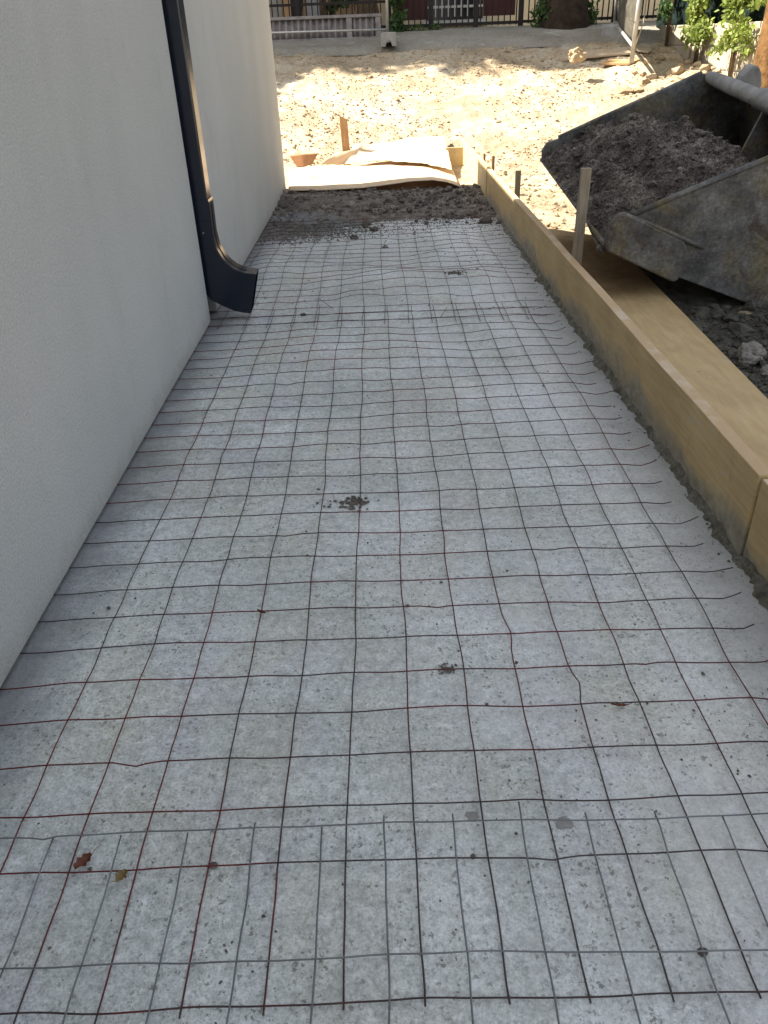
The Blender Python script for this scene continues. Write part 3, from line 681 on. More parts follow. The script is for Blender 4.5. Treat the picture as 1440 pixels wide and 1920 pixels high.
# shell: lip -> floor -> curved back -> rear top
def shell(pts, ta, va, vb, mb):
    n = len(pts); vs = []
    for i, p in enumerate(pts):
        a = Vector(pts[max(i-1, 0)]); e = Vector(pts[min(i+1, n-1)]); d = (e-a).normalized(); nn = Vector((-d.y, d.x))
        Pp = Vector(p); Q = Pp+nn*ta
        for q_, vv in ((Pp, va), (Pp, vb), (Q, vb), (Q, va)): vs.append(tuple(bl(q_.x, q_.y, vv)))
    fs = [(0,1,2,3), ((n-1)*4+3, (n-1)*4+2, (n-1)*4+1, (n-1)*4)]
    for i in range(n-1):
        for j in range(4): fs.append((i*4+j, i*4+(j+1) % 4, (i+1)*4+(j+1) % 4, (i+1)*4+j))
    mb.add(vs, fs)
m = MB(); shell([(0.46, -0.195), (1.10, -0.445), (1.25, -0.44), (1.36, -0.42), (1.47, -0.33), (1.53, -0.21), (1.56, -0.05), (1.57, 0.10), (1.54, 0.25), (1.49, 0.39), (1.38, 0.48), (1.26, 0.53)], 0.02, th+0.001, W-th-0.001, m)
m.build('shell', M['steel'], K, bevel=0.004)
m = MB(); shell([(-0.012, -0.022), (0.0, -0.026), (0.455, -0.205)], 0.020, -0.002, W, m)
m.build('cutting_edge', M['steel'], K, bevel=0.003, label='worn straight lip plate at the front of the bucket')
# cheek plate on the near side
m = MB(); ck = [(0.0, -0.035), (-0.012, 0.03), (0.0, 0.10), (0.022, 0.155), (0.055, 0.175), (0.09, 0.172), (0.44, 0.012), (0.475, -0.05), (0.455, -0.225), (0.42, -0.235)]
m.prism(ck, lambda p_, q_, t_: tuple(bl(p_, q_, t_)), -0.002, -0.045); m.build('cheek_plate', M['steel'], K, bevel=0.012, label='thick rounded wear plate at the near front corner')
m = MB(); m.tube([bl(0.10, 0.155, -0.018), bl(0.27, 0.09, -0.03), bl(0.44, 0.015, -0.03), bl(0.58, -0.05, -0.012)], [0.012, 0.016, 0.016, 0.008], 8); m.build('weld_seam', M['steel'], K, smooth=True)
# inner rib against the back
m = MB(); ribu = [(1.20, 0.5), (1.45, 0.42), (1.53, 0.1), (1.48, -0.25), (1.24, -0.42), (1.08, -0.2), (1.10, 0.2)]
m.prism(ribu, lambda p_, q_, t_: tuple(bl(p_, q_, t_)), W*0.47, W*0.47+0.02); m.build('rib', M['steel'], K)
# rear torque tube with a wrapped middle, and a bracket
tb = lambda v_, r=0: bl(1.22, 0.53, v_)
m = MB(); m.tube([tb(W-0.02), tb(W-0.16)], [0.04, 0.046], 18); m.tube([tb(W-0.13), tb(W-0.5), tb(W-0.9), tb(W-1.0)], [0.046, 0.052, 0.052, 0.050], 18); m.build('torque_tube', M['hose'], K, smooth=True)
m = MB(); npt = 60; m.tube([tb(W-0.98-i*0.018) for i in range(npt)], [0.060+0.006*math.sin(i*1.9)+0.004*nz(i, 0, 0, 0.3) for i in range(npt)], 18); m.build('hose_sleeve', M['hose'], K, smooth=True)
m = MB(); brk = [(1.24, 0.50), (1.25, 0.60), (1.29, 0.66), (1.34, 0.665), (1.37, 0.62), (1.39, 0.55), (1.38, 0.48)]
m.prism(brk, lambda p_, q_, t_: tuple(bl(p_, q_, t_)), W-0.58, W-0.44); m.build('bracket', M['hose'], K, bevel=0.015)
# mortar heap
def heap_n(u, v_):
    c = v_/W
    line = lerp_pts([(0, 0.02), (0.2, 0.16), (0.5, 0.32), (0.8, 0.31), (1.1, 0.20), (1.4, 0.06), (1.6, -0.02)], u)
    edge = 0.62+0.38*math.sin(math.pi*min(max(c, 0), 1))
    side_l = 0.30 if c > 0.5 else 0.42
    n = line*edge*(1.0-0.0*side_l)
    n -= 0.05*smooth(0.28, 0.0, c)
    n += 0.07*smoothbump(u, 0.42, 0.2)*smoothbump(c, 0.72, 0.16)+0.05*smoothbump(u, 0.85, 0.2)*smoothbump(c, 0.62, 0.2)
    return n
m = MB()
def heapf(a, c):
    v_ = th+0.004+c*(W-2*th-0.008); u = -0.02+a*1.58
    nn = heap_n(max(u, 0), v_)
    Pw = bl(u, nn, v_)
    k = 0.045*nz(Pw.x, Pw.y, 0, 4)+0.040*nz(Pw.x, Pw.y, 3, 10)+0.020*nz(Pw.x, Pw.y, 3, 32, 3)
    k *= smooth(-0.03, 0.08, u)
    Pw = Pw+bn*k
    if u < 0.02: Pw += bn*(-0.015)
    return tuple(Pw)
m.grid(210, 270, heapf)
for i in range(7000):
    u = rnd.uniform(-0.01, 1.45); v_ = rnd.uniform(0.04, W-0.04); p = Vector(heapf((u+0.02)/1.58, (v_-th-0.004)/(W-2*th-0.008)))
    clod(m, p+bn*0.004, rnd.uniform(0.003, 0.010) if rnd.random() < 0.9 else rnd.uniform(0.011, 0.030), 0.8, 0.4)
tag(m.build('mortar_heap', M['wet'], loc=tuple(bl(0.5, 0.2, W/2)), smooth=False), 'heap of dark damp mortar filling the loader bucket', 'mortar heap')
# loader arm behind the bucket (mostly outside the photo)
K2 = thing('wheel_loader', 'loader arms and front behind the raised bucket at the right edge', 'loader', tuple(bl(2.2, -0.5, W/2)))
for vv in (0.45, W-0.5):
    m = MB(); m.prism([(1.62, -0.15), (1.62, 0.05), (2.4, 0.45), (3.4, 0.75), (3.4, 0.5), (2.5, 0.2)], lambda p_, q_, t_: tuple(bl(p_, q_, t_)), vv, vv+0.08); m.build('arm', M['steel'], K2, bevel=0.01)
m = MB(); m.box((3.9, 4.4, 0.35), (6.2, 6.4, 1.25)); m.build('body', M['steel'], K2, bevel=0.08)
for yy in (4.1, 6.4):
    m = MB(); m.tube([(4.7, yy, 0.5), (4.7, yy+0.3, 0.5)], 0.52, 32); m.build('wheel', M['iron'], K2, bevel=0.05)

# ------------------------------------------------------------------ scattered earth, stones, debris
def gz(x, y): return ground_h(x, y)
m = MB()
n = 0
while n < 14000:
    y = 11.4+rnd.random()**1.2*4.6; x = rnd.uniform(-2.2, 6.2)
    if nz(x, y, 3, 0.9, 2) < rnd.uniform(-0.7, 0.3): continue
    r = 0.003+0.007*rnd.random()+(0.018*rnd.random()**6)
    if rnd.random() < 0.0025: r = rnd.uniform(0.025, 0.05)
    clod(m, (x, y, gz(x, y)+r*0.2), r, 0.65); n += 1
n = 0
while n < 4500:
    y = rnd.uniform(6.3, 11.6); x = rnd.uniform(1.22, 5.0)
    r = 0.004+0.009*rnd.random()+(0.025*rnd.random()**6); clod(m, (x, y, gz(x, y)+r*0.2), r, 0.65); n += 1
for i in range(260):     # heap by the side wall
    x = rnd.gauss(4.75, 0.45); y = rnd.gauss(12.2, 0.8); r = rnd.uniform(0.03, 0.10)
    if x > 5.1: continue
    clod(m, (x, y, gz(x, y)+r*0.3), r, 0.7)
tag(m.build('dirt_clods', M['clod']), 'loose clods of pale earth scattered over the yard', 'clods', kind='stuff')
m = MB()
def dsf(u, v_):
    x = 1.2+u*3.0; y = 0.6+v_*5.6
    e = min(u/0.02, 1)*smooth(1, 0.93, u)*smooth(1, 0.94, v_)
    return (x, y, base_h(x, y)-0.03+e*0.065+0.02*nz(x, y, 3, 4)+0.015*nz(x, y, 3, 16))
m.grid(120, 220, dsf); tag(m.build('bucket_shade_ground', M['shadegrit'], smooth=True), 'earth below the bucket, coloured dark for its shade', kind='structure')  # sheet painted dark in place of the shade under the bucket
m = MB()
for i in range(5600):
    x = rnd.uniform(1.55, 3.2); y = rnd.uniform(1.8, 4.6); r = 0.005+0.022*rnd.random()**3+(0.03 if rnd.random() < 0.03 else 0)
    clod(m, (x, y, dsf((x-1.2)/3.0, (y-0.6)/5.6)[2]+r*0.3), r, 0.7)
tag(m.build('rubble_ground', M['shadegrit']), 'dark grit and small rubble beside the plank under the bucket', 'rubble', kind='stuff')
p = at(1405, 672, z=0.05); r1 = rock('stone', (p.x, p.y, 0.07), 0.065, M['rock'], 0.8, 3); tag(r1, 'pale jagged stone on the dark grit beside the plank', 'stone')
p = at(1432, 705, z=0.03); r1 = rock('stone', (p.x+0.03, p.y, 0.055), 0.045, M['rock'], 0.7, 5); tag(r1, 'smaller brown stone in front of the pale jagged one', 'stone')
# dark soil crumbs on the earth step
m = MB(); 
for i in range(3800):
    x = rnd.uniform(-1.12, 1.14); y = rnd.uniform(7.5, 9.35); v_ = (y-7.75)/(9.42-7.75)
    if v_ < 0 and rnd.random() > 0.25+(v_+0.2): continue
    if nz(x, y, 2, 1.7, 2)+0.35*smooth(-0.3, 0.8, x)+0.25*v_ < rnd.uniform(-0.3, 0.3): continue
    z = bank(min(max((x+1.19)/2.335, 0), 1), min(max(v_, 0), 1))[2] if v_ > 0 else 0.0
    r = 0.002+0.005*rnd.random()+(0.03*rnd.random()**10)
    clod(m, (x, y, z+r*0.3), r, 0.8, 0.4)
tag(m.build('soil_crumbs', M['crumb']), 'dark crumbs of soil over the earth step', 'soil', kind='stuff')
# loose grey aggregate spilled at the wall side of the step
m = MB()
for i in range(5200):
    x = -1.08+abs(rnd.gauss(0, 0.42)); y = 7.55+rnd.gauss(0, 0.22)-0.12*rnd.random()
    if x > 0.7 or y < 6.9: continue
    clod(m, (x, y, 0.004+0.012*rnd.random()*smooth(7.2, 7.7, y)), 0.003+0.006*rnd.random()**2, 0.8, 0.4)
tag(m.build('spilled_aggregate', M['gravel']), 'light grey grit spilled over the slab at the wall side of the earth step', 'gravel', kind='stuff')
# crumbs over the slab
m = MB()
for i in range(4600):
    if rnd.random() < 0.40:
        y = 7.9-abs(rnd.gauss(0, 0.45)); x = rnd.uniform(-1.0, 1.1)
    elif rnd.random() < 0.30:
        y = rnd.uniform(0.6, 7.6); x = 1.14-abs(rnd.gauss(0, 0.035))
        if nz(y, 0, 0, 2.5, 2) < rnd.uniform(-0.3, 0.5): continue
    else:
        y = 0.5+7*rnd.random()**1.3; x = rnd.uniform(-1.0, 1.1)
        if nz(x, y, 6, 1.6, 2) < rnd.uniform(-0.2, 0.5): continue
    r = 0.001+0.0018*rnd.random()+0.004*rnd.random()**9+(0.0018 if y > 5 else 0)
    clod(m, (x, y, 0.001+r*0.3), r, 0.6, 0.4)
tag(m.build('slab_crumbs', M['crumb']), 'tiny dark crumbs and grit scattered on the slab', 'grit', kind='stuff')
lumps = [(664, 445, 0.035, 'round dark lump on the slab just below the earth step'), (722, 463, 0.022, 'flat grey lump on the far slab, right of the round one'),
         (910, 414, 0.05, 'biggest dark soil lump, against the formwork at the step'), (686, 420, 0.04, 'dark soil lump at the foot of the earth step, path centre'), (701, 430, 0.034, 'dark lump right beside the path-centre soil lump'),
         (400, 1622, 0.0085, 'small grey pebble on a crossing of the wires, near left'), (1318, 1785, 0.009, 'small brown pebble on the slab near the right bottom'),
         (569, 590, 0.018, 'dark mortar lump on the slab right of the downpipe outlet')]
for i, (px, py, r, lab) in enumerate(lumps):
    p = at(px, py, z=r*0.4); tag(rock('soil_lump', tuple(p), r, M['crumb'] if i != 1 and i != 5 else M['gravel'], 0.62, i), lab, 'lump', 'lumps of soil and mortar on the path')
# flat dried mortar spots
spots = [(663, 942, 0.055, 'brown crumbled mortar patch at the middle of the path'), (886, 1530, 0.017, 'grey mortar spot by the near sheet edge, left of its twin'), (1058, 1543, 0.019, 'grey-green mortar spot right of its twin near the sheet edge'),
         (838, 1255, 0.024, 'dark crumb patch on the slab, near middle'), (852, 512, 0.06, 'black crumb patch on the far slab right of centre')]
for i, (px, py, r, lab) in enumerate(spots):
    c = at(px, py, z=0.002); m = MB()
    for k in range(90):
        a = rnd.random()*6.28; d = abs(rnd.gauss(0, 0.5))*r
        if i in (1, 2): d = min(d, r*0.7)
        q = (c.x+math.cos(a)*d*1.5, c.y+math.sin(a)*d, 0.003)
        clod(m, q, rnd.uniform(0.07, 0.16)*r*(1.8 if i in (1, 2) else 1), 0.35, 0.4)
    if i in (1, 2): o = rock('mortar_spot', (c.x, c.y, 0.001), r*0.85, M['cement'], 0.10, i+20); tag(o, lab, 'mortar spot', 'dried mortar spots on the path')
    else: tag(m.build('mortar_spot', M['crumb'], loc=tuple(c)), lab, 'mortar spot', 'dried mortar spots on the path', 'stuff')
# fallen leaves
def fleaf(px, py, L, wd, ang, mat, lab, curl=0.5, name='fallen_leaf'):
    c = at(px, py, z=0.012); m = MB(); ca, sa = math.cos(ang), math.sin(ang)
    def fn(u, v_):
        s_ = (u-0.5)*L; w_ = wd*math.sin(math.pi*min(max(u*0.94+0.03, 0), 1))**0.8*(v_-0.5)*(1+0.25*math.sin(u*19))
        return (c.x+s_*ca-w_*sa, c.y+s_*sa+w_*ca, 0.010+abs(v_-0.5)*wd*curl+0.25*curl*L*(u-0.5)**2*2)
    m.grid(14, 8, fn)
    m.tube([(c.x+ca*L*0.48, c.y+sa*L*0.48, 0.012+0.12*curl*L), (c.x+ca*L*0.75, c.y+sa*L*0.75+0.004, 0.02), (c.x+ca*L*1.0, c.y+sa*L*0.95+0.01, 0.016)], 0.0008, 5)
    o = m.build(name, mat, loc=tuple(c), smooth=True); o.modifiers.new('s', 'SOLIDIFY').thickness = 0.0004
    tag(o, lab, 'leaf', 'fallen leaves on the mesh')
fleaf(157, 1618, 0.042, 0.028, 0.9, M['redleaf'], 'curled reddish dry leaf caught on the wires, bottom left', 0.7)
fleaf(229, 1645, 0.028, 0.024, -2.2, M['dryleaf'], 'small yellow-brown leaf right of the reddish one', 0.8)
fleaf(1162, 1322, 0.045, 0.010, -0.1, M['redleaf'], 'narrow red-brown leaf stem on the mesh at the right', 0.5)
fleaf(490, 1147, 0.035, 0.012, -0.6, M['redleaf'], 'small red-brown twist of leaf at the left centre', 0.6)

# ------------------------------------------------------------------ background: street side
YF = 18.0
def zz(px, py, Y): return at(px, py, Y=Y).z
def xx(px, py, Y): return at(px, py, Y=Y).x
# steel fence
xl = xx(480, 40, YF); xr = xx(1230, 40, YF)
FE = thing('steel_fence', 'dark vertical-bar steel fence along the street', 'fence', ((xl+xr)/2, YF, 1.6))
zb = 1.60; rail_z = zz(880, 49, YF)+0.02
gx0, gx1 = xx(728, 40, YF), xx(976, 40, YF)
m = MB(); x = xl; i = 0
while x < xr:
    if not (gx0-0.02 < x < gx1+0.02): m = MB(); m.box((x-0.011, YF-0.011, zb+0.07), (x+0.011, YF+0.011, 3.6)); m.build('bar', M['iron'], FE)
    x += 0.112
for (a, c) in ((xl, gx0-0.05), (gx1+0.05, xr)):
    for (z0_, z1_) in ((rail_z, rail_z+0.05), (zz(600, 10, YF), zz(600, 10, YF)+0.045), (3.4, 3.44)):
        m = MB(); m.box((a, YF-0.02, z0_), (c, YF+0.02, z1_)); m.build('rail', M['iron'], FE)
for px in (1085, 1150, 560):
    m = MB(); x = xx(px, 40, YF); m.box((x-0.04, YF-0.04, 1.5), (x+0.04, YF+0.04, 3.7)); m.build('post', M['iron'], FE)
m = MB(); m.box((xl, YF-0.12, 1.45), (xr, YF+0.12, 1.635)); m.build('kerb', M['grey'], FE)
GA = thing('street_gate', 'dark barred double gate with solid maroon upper panels', 'gate', ((gx0+gx1)/2, YF, 1.6))
x = gx0+0.05
while x < gx1: m = MB(); m.box((x-0.011, YF-0.011, zb+0.06), (x+0.011, YF+0.011, 3.55)); m.build('bar', M['iron'], GA); x += 0.118
for (z0_, z1_) in ((rail_z-0.01, rail_z+0.045), (3.4, 3.45)):
    m = MB(); m.box((gx0, YF-0.022, z0_), (gx1, YF+0.022, z1_)); m.build('rail', M['iron'], GA)
for px in (729, 808, 892, 976):
    m = MB(); x = xx(px, 40, YF); m.box((x-0.045, YF-0.045, 1.5), (x+0.045, YF+0.045, 3.75)); m.build('post', M['iron'], GA)
for (a, c, py) in ((737, 802, 38), (906, 966, 29)):
    m = MB(); m.box((xx(a, py, YF), YF+0.03, zz((a+c)/2, py, YF)), (xx(c, py, YF), YF+0.05, 3.5)); m.build('panel', M['maroon'], GA)
# house across the street
YH = 21.5
HS = thing('house', 'pale yellow house behind the street fence', 'house', (2.5, YH, 1.6))
m = MB(); m.box((xx(700, 30, YH), YH, 1.4), (12, YH+5, 7.0)); m.build('wall', M['yellow'], HS)
m = MB(); m.box((0.1, YH-0.5, 7.01), (12.5, YH+5.5, 7.15)); m.build('roof', M['maroon'], HS)
m = MB(); a, c = xx(800, 20, YH), xx(905, 20, YH); zt = zz(850, 36, YH); m.box((a, YH-0.03, zt), (c, YH+0.05, zt+1.8)); wi = m.build('window', M['glass'], HS)
m = MB(); m.box((a-0.1, YH-0.14, zt-0.12), (c+0.1, YH-0.031, zt-0.02)); m.build('sill', M['white'], wi)
m = MB(); x = a+0.05
while x < c: m.box((x-0.014, YH-0.11, zt+0.05), (x+0.014, YH-0.085, zt+1.7)); x += 0.15
zr = zz(850, 15, YH); m.box((a, YH-0.115, zr), (c, YH-0.08, zr+0.05)); m.build('grille', M['white'], wi)
m = MB(); a, c = xx(1010, 20, YH), xx(1040, 20, YH); m.box((a, YH-0.04, 1.65), (c, YH+0.02, 4.0)); m.build('door', M['glass'], HS)
# tan building at the left across the street
HT = thing('outbuilding', 'tan rendered outbuilding behind the low corrugated panel', 'building', (-2.5, 20.5, 1.6))
m = MB(); m.box((-5.5, 20.4, 1.4), (xx(695, 20, 20.4), 23, 5.0)); m.build('wall', M['tan'], HT)
m = MB(); m.box((xx(545, 10, 20.4), 20.36, 1.7), (xx(580, 10, 20.4), 20.5, 3.6)); m.build('door', M['glass'], HT)
m = MB(); m.box((xx(500, 10, 20.4), 20.37, 1.9), (xx(528, 10, 20.4), 20.5, 3.6)); m.build('shutter', M['grey'], HT)
m = MB(); m.box((-5.6, 20.2, 5.01), (xx(695, 20, 20.4)+0.05, 23.1, 5.12)); m.build('roof', M['grey'], HT)
x = xx(587, 15, 19.2); m = MB(); m.box((x-0.14, 19.1, 1.5), (x+0.14, 19.38, 4.0)); tag(m.build('pillar', M['cement'], loc=(x, 19.2, 1.5), bevel=0.01), 'grey concrete pillar behind the corrugated panel', 'pillar')
# low corrugated panel
YC = 16.9; c0, c1 = xx(470, 50, YC), xx(714, 50, YC); cz0 = zz(610, 76, YC); cz1 = zz(610, 29, YC)
CP = thing('corrugated_panel', 'low grey corrugated fibre cement barrier left of the track', 'barrier', ((c0+c1)/2, YC, cz0))
m = MB(); N_ = 420
vs = []
for i in range(N_+1):
    x = c0+(c1-c0)*i/N_; y = YC+0.028*math.sin((x-c0)*2*math.pi/0.115)
    for (dy, z) in ((0, cz0), (0, cz1-0.05), (0.012, cz1-0.05), (0.012, cz0)): vs.append((x, y+dy, z))
fs = []
for i in range(N_):
    for j in range(4): fs.append((i*4+j, i*4+(j+1) % 4, (i+1)*4+(j+1) % 4, (i+1)*4+j))
m.add(vs, fs); m.build('corrugated_sheet', M['corr'], CP, smooth=True)
m = MB(); m.box((c0, YC-0.06, cz1-0.05), (c1+0.02, YC+0.06, cz1)); m.build('cap_rail', M['corr'], CP, bevel=0.006)
m = MB(); m.box((c0, YC-0.075, cz0-0.12), (c1-0.1, YC-0.035, cz0+0.04)); m.build('base_board', M['corr'], CP, bevel=0.006)
for px in (470, 655, 709):
    x = xx(px, 50, YC); m = MB(); m.box((x-0.05, YC-0.05, cz0-0.15), (x+0.05, YC+0.05, cz1-0.052)); m.build('post', M['corr'], CP, bevel=0.006)
# temporary site fence panel in front of it: low rail, post and block
YT = 16.1; pz0 = zz(725, 66, YT)
TF = thing('site_fence_panel', 'thin galvanised site fence frame in front of the corrugated barrier', 'fence', (xx(725, 60, YT), YT, pz0))
x = xx(726, 30, YT); m = MB(); m.tube([(x, YT, pz0-0.04), (x, YT, 3.3)], 0.026, 12); m.build('post', M['galv'], TF, smooth=True)
zl = zz(510, 61, YT); m = MB(); m.tube([(xx(470, 61, YT), YT, zl), (x, YT, zz(726, 55, YT))], 0.017, 10); m.build('rail', M['galv'], TF, smooth=True)
m = MB(); m.tube([(xx(470, 61, YT), YT, 3.25), (x, YT, 3.25)], 0.017, 10); m.build('rail', M['galv'], TF, smooth=True)
def foot(x, y, z, L, hh, dd, rot, label):
    """concrete fence foot: block with an arched recess at its base and lifting holes on top"""
    poly = [(-L/2, 0), (-L*0.2, 0)]+[(-math.cos(math.pi*k/8)*L*0.2, math.sin(math.pi*k/8)*hh*0.42) for k in range(1, 8)]+[(L*0.2, 0), (L/2, 0), (L/2, hh*0.8), (L*0.44, hh), (-L*0.44, hh), (-L/2, hh*0.8)]
    m = MB(); mt = Matrix.Translation((x, y, z)) @ Matrix.Rotation(rot, 4, 'Z')
    m.prism(poly, lambda a, c, t_: tuple(mt @ Vector((a, t_, c))), -dd/2, dd/2)
    T = thing('fence_foot', label, 'concrete block', (x, y, z), 'concrete feet of the site fences')
    m.build('block', M['cement'], T, bevel=0.01)
    for k in (-1, 0, 1):
        m = MB(); m.tube([mt @ Vector((k*L*0.22, -dd*0.1, hh-0.004)), mt @ Vector((k*L*0.22, -dd*0.1, hh+0.003))], 0.022, 12); m.build('socket', M['iron'], T)
zf0 = zz(730, 87, YT-0.15); foot(xx(729, 87, YT-0.15), YT-0.12, zf0, 0.27, 0.215, 0.55, 0.0, 'grey concrete fence foot in the middle of the track edge')
# right hand site fence leaning toward the yard
YP = 14.6
p0 = at(1184, 117, Y=13.6); p1 = at(1207, -60, Y=13.3)
q0 = at(1152, 42, Y=16.6); q1 = at(1160, -60, Y=16.6)
RF = thing('site_fence_panel', 'leaning galvanised site fence panel with grey netting by the side wall', 'fence', tuple(p0))
m = MB(); m.tube([p0, p1], 0.036, 12); m.build('post', M['galv'], RF, smooth=True)
m = MB(); m.tube([q0-Vector((0, 0, 0.0)), q1], 0.026, 12); m.build('post', M['galv'], RF, smooth=True)
ra = at(1152, 42, Y=16.6); rb = at(1188, 88, Y=13.62)
m = MB(); m.tube([ra, rb], 0.026, 10); m.build('rail', M['galv'], RF, smooth=True)
m = MB(); npp = [ra+Vector((0.03, 0, 0.02)), rb+Vector((0.03, 0, 0.02)), p1+Vector((0.03, 0, 0)), q1+Vector((0.03, 0, 0))]
def netf(u, v_):
    p = (npp[0].lerp(npp[1], u)).lerp(npp[3].lerp(npp[2], u), v_); return tuple(p+Vector((0.03*nz(u*3, v_*3, 0, 1.5), 0, 0)))
m.grid(24, 24, netf); o = m.build('netting', M['net'], RF, smooth=True); o.modifiers.new('s', 'SOLIDIFY').thickness = 0.004
p = at(1145, 73, Y=16.3); foot(p.x+0.05, 16.3, p.z-0.02, 0.42, 0.25, 0.40, R(70), 'grey concrete fence foot under the leaning site fence')
# dry branch leaning on that post
m = MB(); a = at(1213, -5, Y=13.5); c = at(1190, 90, Y=13.45); m.tube([c, a.lerp(c, 0.5)+Vector((0.04, 0, 0)), a], [0.006, 0.009, 0.006], 7)
m.tube([at(1182, 34, Y=13.45), at(1190, 42, Y=13.45)], [0.004, 0.007], 6)
tag(m.build('dry_branch', M['stake'], loc=tuple(c), smooth=True), 'pale dry branch leaning against the site fence post', 'branch')
# scrap boards on the ground below it
for (pts, z0, lab, mt_) in (
    ([(1050, 118), (1183, 106), (1174, 96), (1085, 104)], 0.05, 'largest pale scrap board on the ground before the site fence', 'scrap'),
    ([(1125, 124), (1180, 123), (1200, 116), (1140, 116)], 0.03, 'brown scrap board under the foot of the site fence post', 'ostake'),
    ([(1172, 97), (1215, 104), (1222, 99), (1180, 91)], 0.05, 'narrow scrap board behind the site fence post', 'scrap')):
    P_ = []
    for (px, py) in pts:
        for k in range(60):     # march the view ray to the ground
            Yt = 11.5+k*0.08; q = at(px, py, Y=Yt)
            if q.z <= base_h(q.x, Yt)+0.02: break
        P_.append(q)
    cen = sum(P_, Vector())/4; m = MB()
    vs = [tuple(q+Vector((0, 0, z0-0.02))) for q in P_]+[tuple(q+Vector((0, 0, z0+0.01))) for q in P_]
    m.add(vs, [(0,3,2,1),(4,5,6,7),(0,1,5,4),(1,2,6,5),(2,3,7,6),(3,0,4,7)])
    tag(m.build('scrap_board', M[mt_], loc=tuple(cen), bevel=0.003), lab, 'board', 'scrap boards on the ground')
p = at(1081, 104, Y=14.0); r1 = rock('boulder', tuple(p), 0.13, M['clod'], 0.7, 9); tag(r1, 'rounded clump of clay on the end of the pale scrap boards', 'clay clump')
# side wall: precast panels along the yard's right edge
SX = 5.15
def wy(px): return at(px, 60, X=SX).y
SW = thing('side_wall', 'low pale precast panel wall along the right edge of the yard', 'wall', (SX, 12, 1.2))
zt = at(1380, 42, X=SX).z; hgt = 0.30
for k in range(5):
    y0 = 7.5+k*1.75
    for j in range(5):
        m = MB(); z1 = zt-j*hgt; dx = 0.012*(rnd.random()-0.5); m.box((SX+dx, y0+0.062, z1-hgt+0.012), (SX+0.05+dx, y0+1.75-0.062, z1)); m.build('panel', M['precast'], SW, bevel=0.012)
    m = MB(); m.box((SX-0.035, y0-0.06, 0.2), (SX+0.085, y0+0.06, zt+0.02)); m.build('post', M['precast'], SW, bevel=0.01)
GS = thing('screen_fence', 'dark green screening cloth stretched above the side wall', 'screen', (SX+0.1, 12, zt))
m = MB()
def scr(u, v_): 
    y = 7.0+u*9.8; return (SX+0.13+0.03*nz(y, v_, 0, 2.0), y, zt-0.05+v_*1.7)
m.grid(80, 14, scr); o = m.build('cloth', M['screen'], GS, smooth=True); o.modifiers.new('s', 'SOLIDIFY').thickness = 0.006
for k in range(5):
    y0 = 7.5+k*2.1; m = MB(); m.tube([(SX+0.18, y0, zt-0.1), (SX+0.18, y0, zt+1.75)], 0.024, 10); m.build('post', M['iron'], GS, smooth=True)
# end return of the side wall behind the site fence
m = MB(); m.box((SX+0.1, 16.3, 1.2), (9, 16.4, 3.4)); tag(m.build('rear_screen', M['screen'], loc=(7, 16.3, 1.2)), 'dark screen closing the far right corner', 'screen')

# ------------------------------------------------------------------ plants and trees
def leaf(mb, p, L, d, up):
    d = d.normalized(); a = d.cross(up); 
    if a.length < 1e-3: a = Vector((1, 0, 0))
    a.normalize(); nrm = a.cross(d)
    mb.add([p, p+d*L*0.35+a*L*0.26+nrm*L*0.05, p+d*L*0.75+a*L*0.18, p+d*L, p+d*L*0.75-a*L*0.18, p+d*L*0.35-a*L*0.26+nrm*L*0.05], [(0, 1, 2, 3), (0, 3, 4, 5)])
def rv(): return Vector((rnd.gauss(0, 1), rnd.gauss(0, 1), rnd.gauss(0, 1))).normalized()
def foliage(mb, blobs, per, L):
    for (c, r) in blobs:
        c = Vector(c)
        for i in range(int(per*r[0]*r[2]*60) if per < 5 else per):
            d = rv(); k = rnd.random()**0.45
            p = c+Vector((d.x*r[0], d.y*r[1], d.z*r[2]))*k
            leaf(mb, p, L*rnd.uniform(0.6, 1.3), (rv()+Vector((0, 0, -0.5))), rv())
def plant(name, label, cat, base, stems, blobs, per, L, mat, r0=0.01, group=None):
    T = thing(name, label, cat, tuple(base), group)
    m = MB()
    for s_ in stems: m.tube(s_, [r0*(1-0.7*i/(len(s_)-1)) for i in range(len(s_))], 7)
    m.build('stem', M['bark'], T, smooth=True)
    m = MB(); foliage(m, blobs, per, L); m.build('foliage', mat, T)
    return T
# climbers on the side wall
def climber(px, ytop, ybot, width, label, n=16, mat='leafy'):
    y = wy(px); base = Vector((SX-0.08, y, base_h(SX-0.1, y)))
    zt_ = at(px, ytop, X=SX-0.1).z+0.9; zb_ = max(at(px, ybot, X=SX-0.1).z, base.z)
    st = []; bl_ = []
    for k in range(5):
        yy = y+rnd.uniform(-width, width)*0.6; st.append([base+Vector((0, (yy-y)*0.3, -0.05)), Vector((SX-0.1, (y+yy)/2, (zb_+zt_)/2)), Vector((SX-0.06, yy, zt_))])
    for k in range(n):
        f = rnd.random(); zc = zb_+(zt_-zb_)*f; bl_.append(((SX-0.15+rnd.uniform(-0.08, 0.06), y+rnd.gauss(0, width*(0.45+0.5*f)), zc), (0.13, 0.2, 0.16)))
    plant('climbing_plant', label, 'climbing plant', base, st, bl_, 60, 0.085, M[mat], 0.010, 'climbers on the side wall')
climber(1322, -10, 68, 0.36, 'dense sunlit climbing plant on the side wall above the earth heap', 30)
climber(1395, -10, 95, 0.40, 'sparser climbing plant on the side wall nearest the leaning trunk', 30)
climber(1262, -10, 40, 0.45, 'thin dull climber hanging on the shaded side wall behind the fence post', 9, 'leafd')
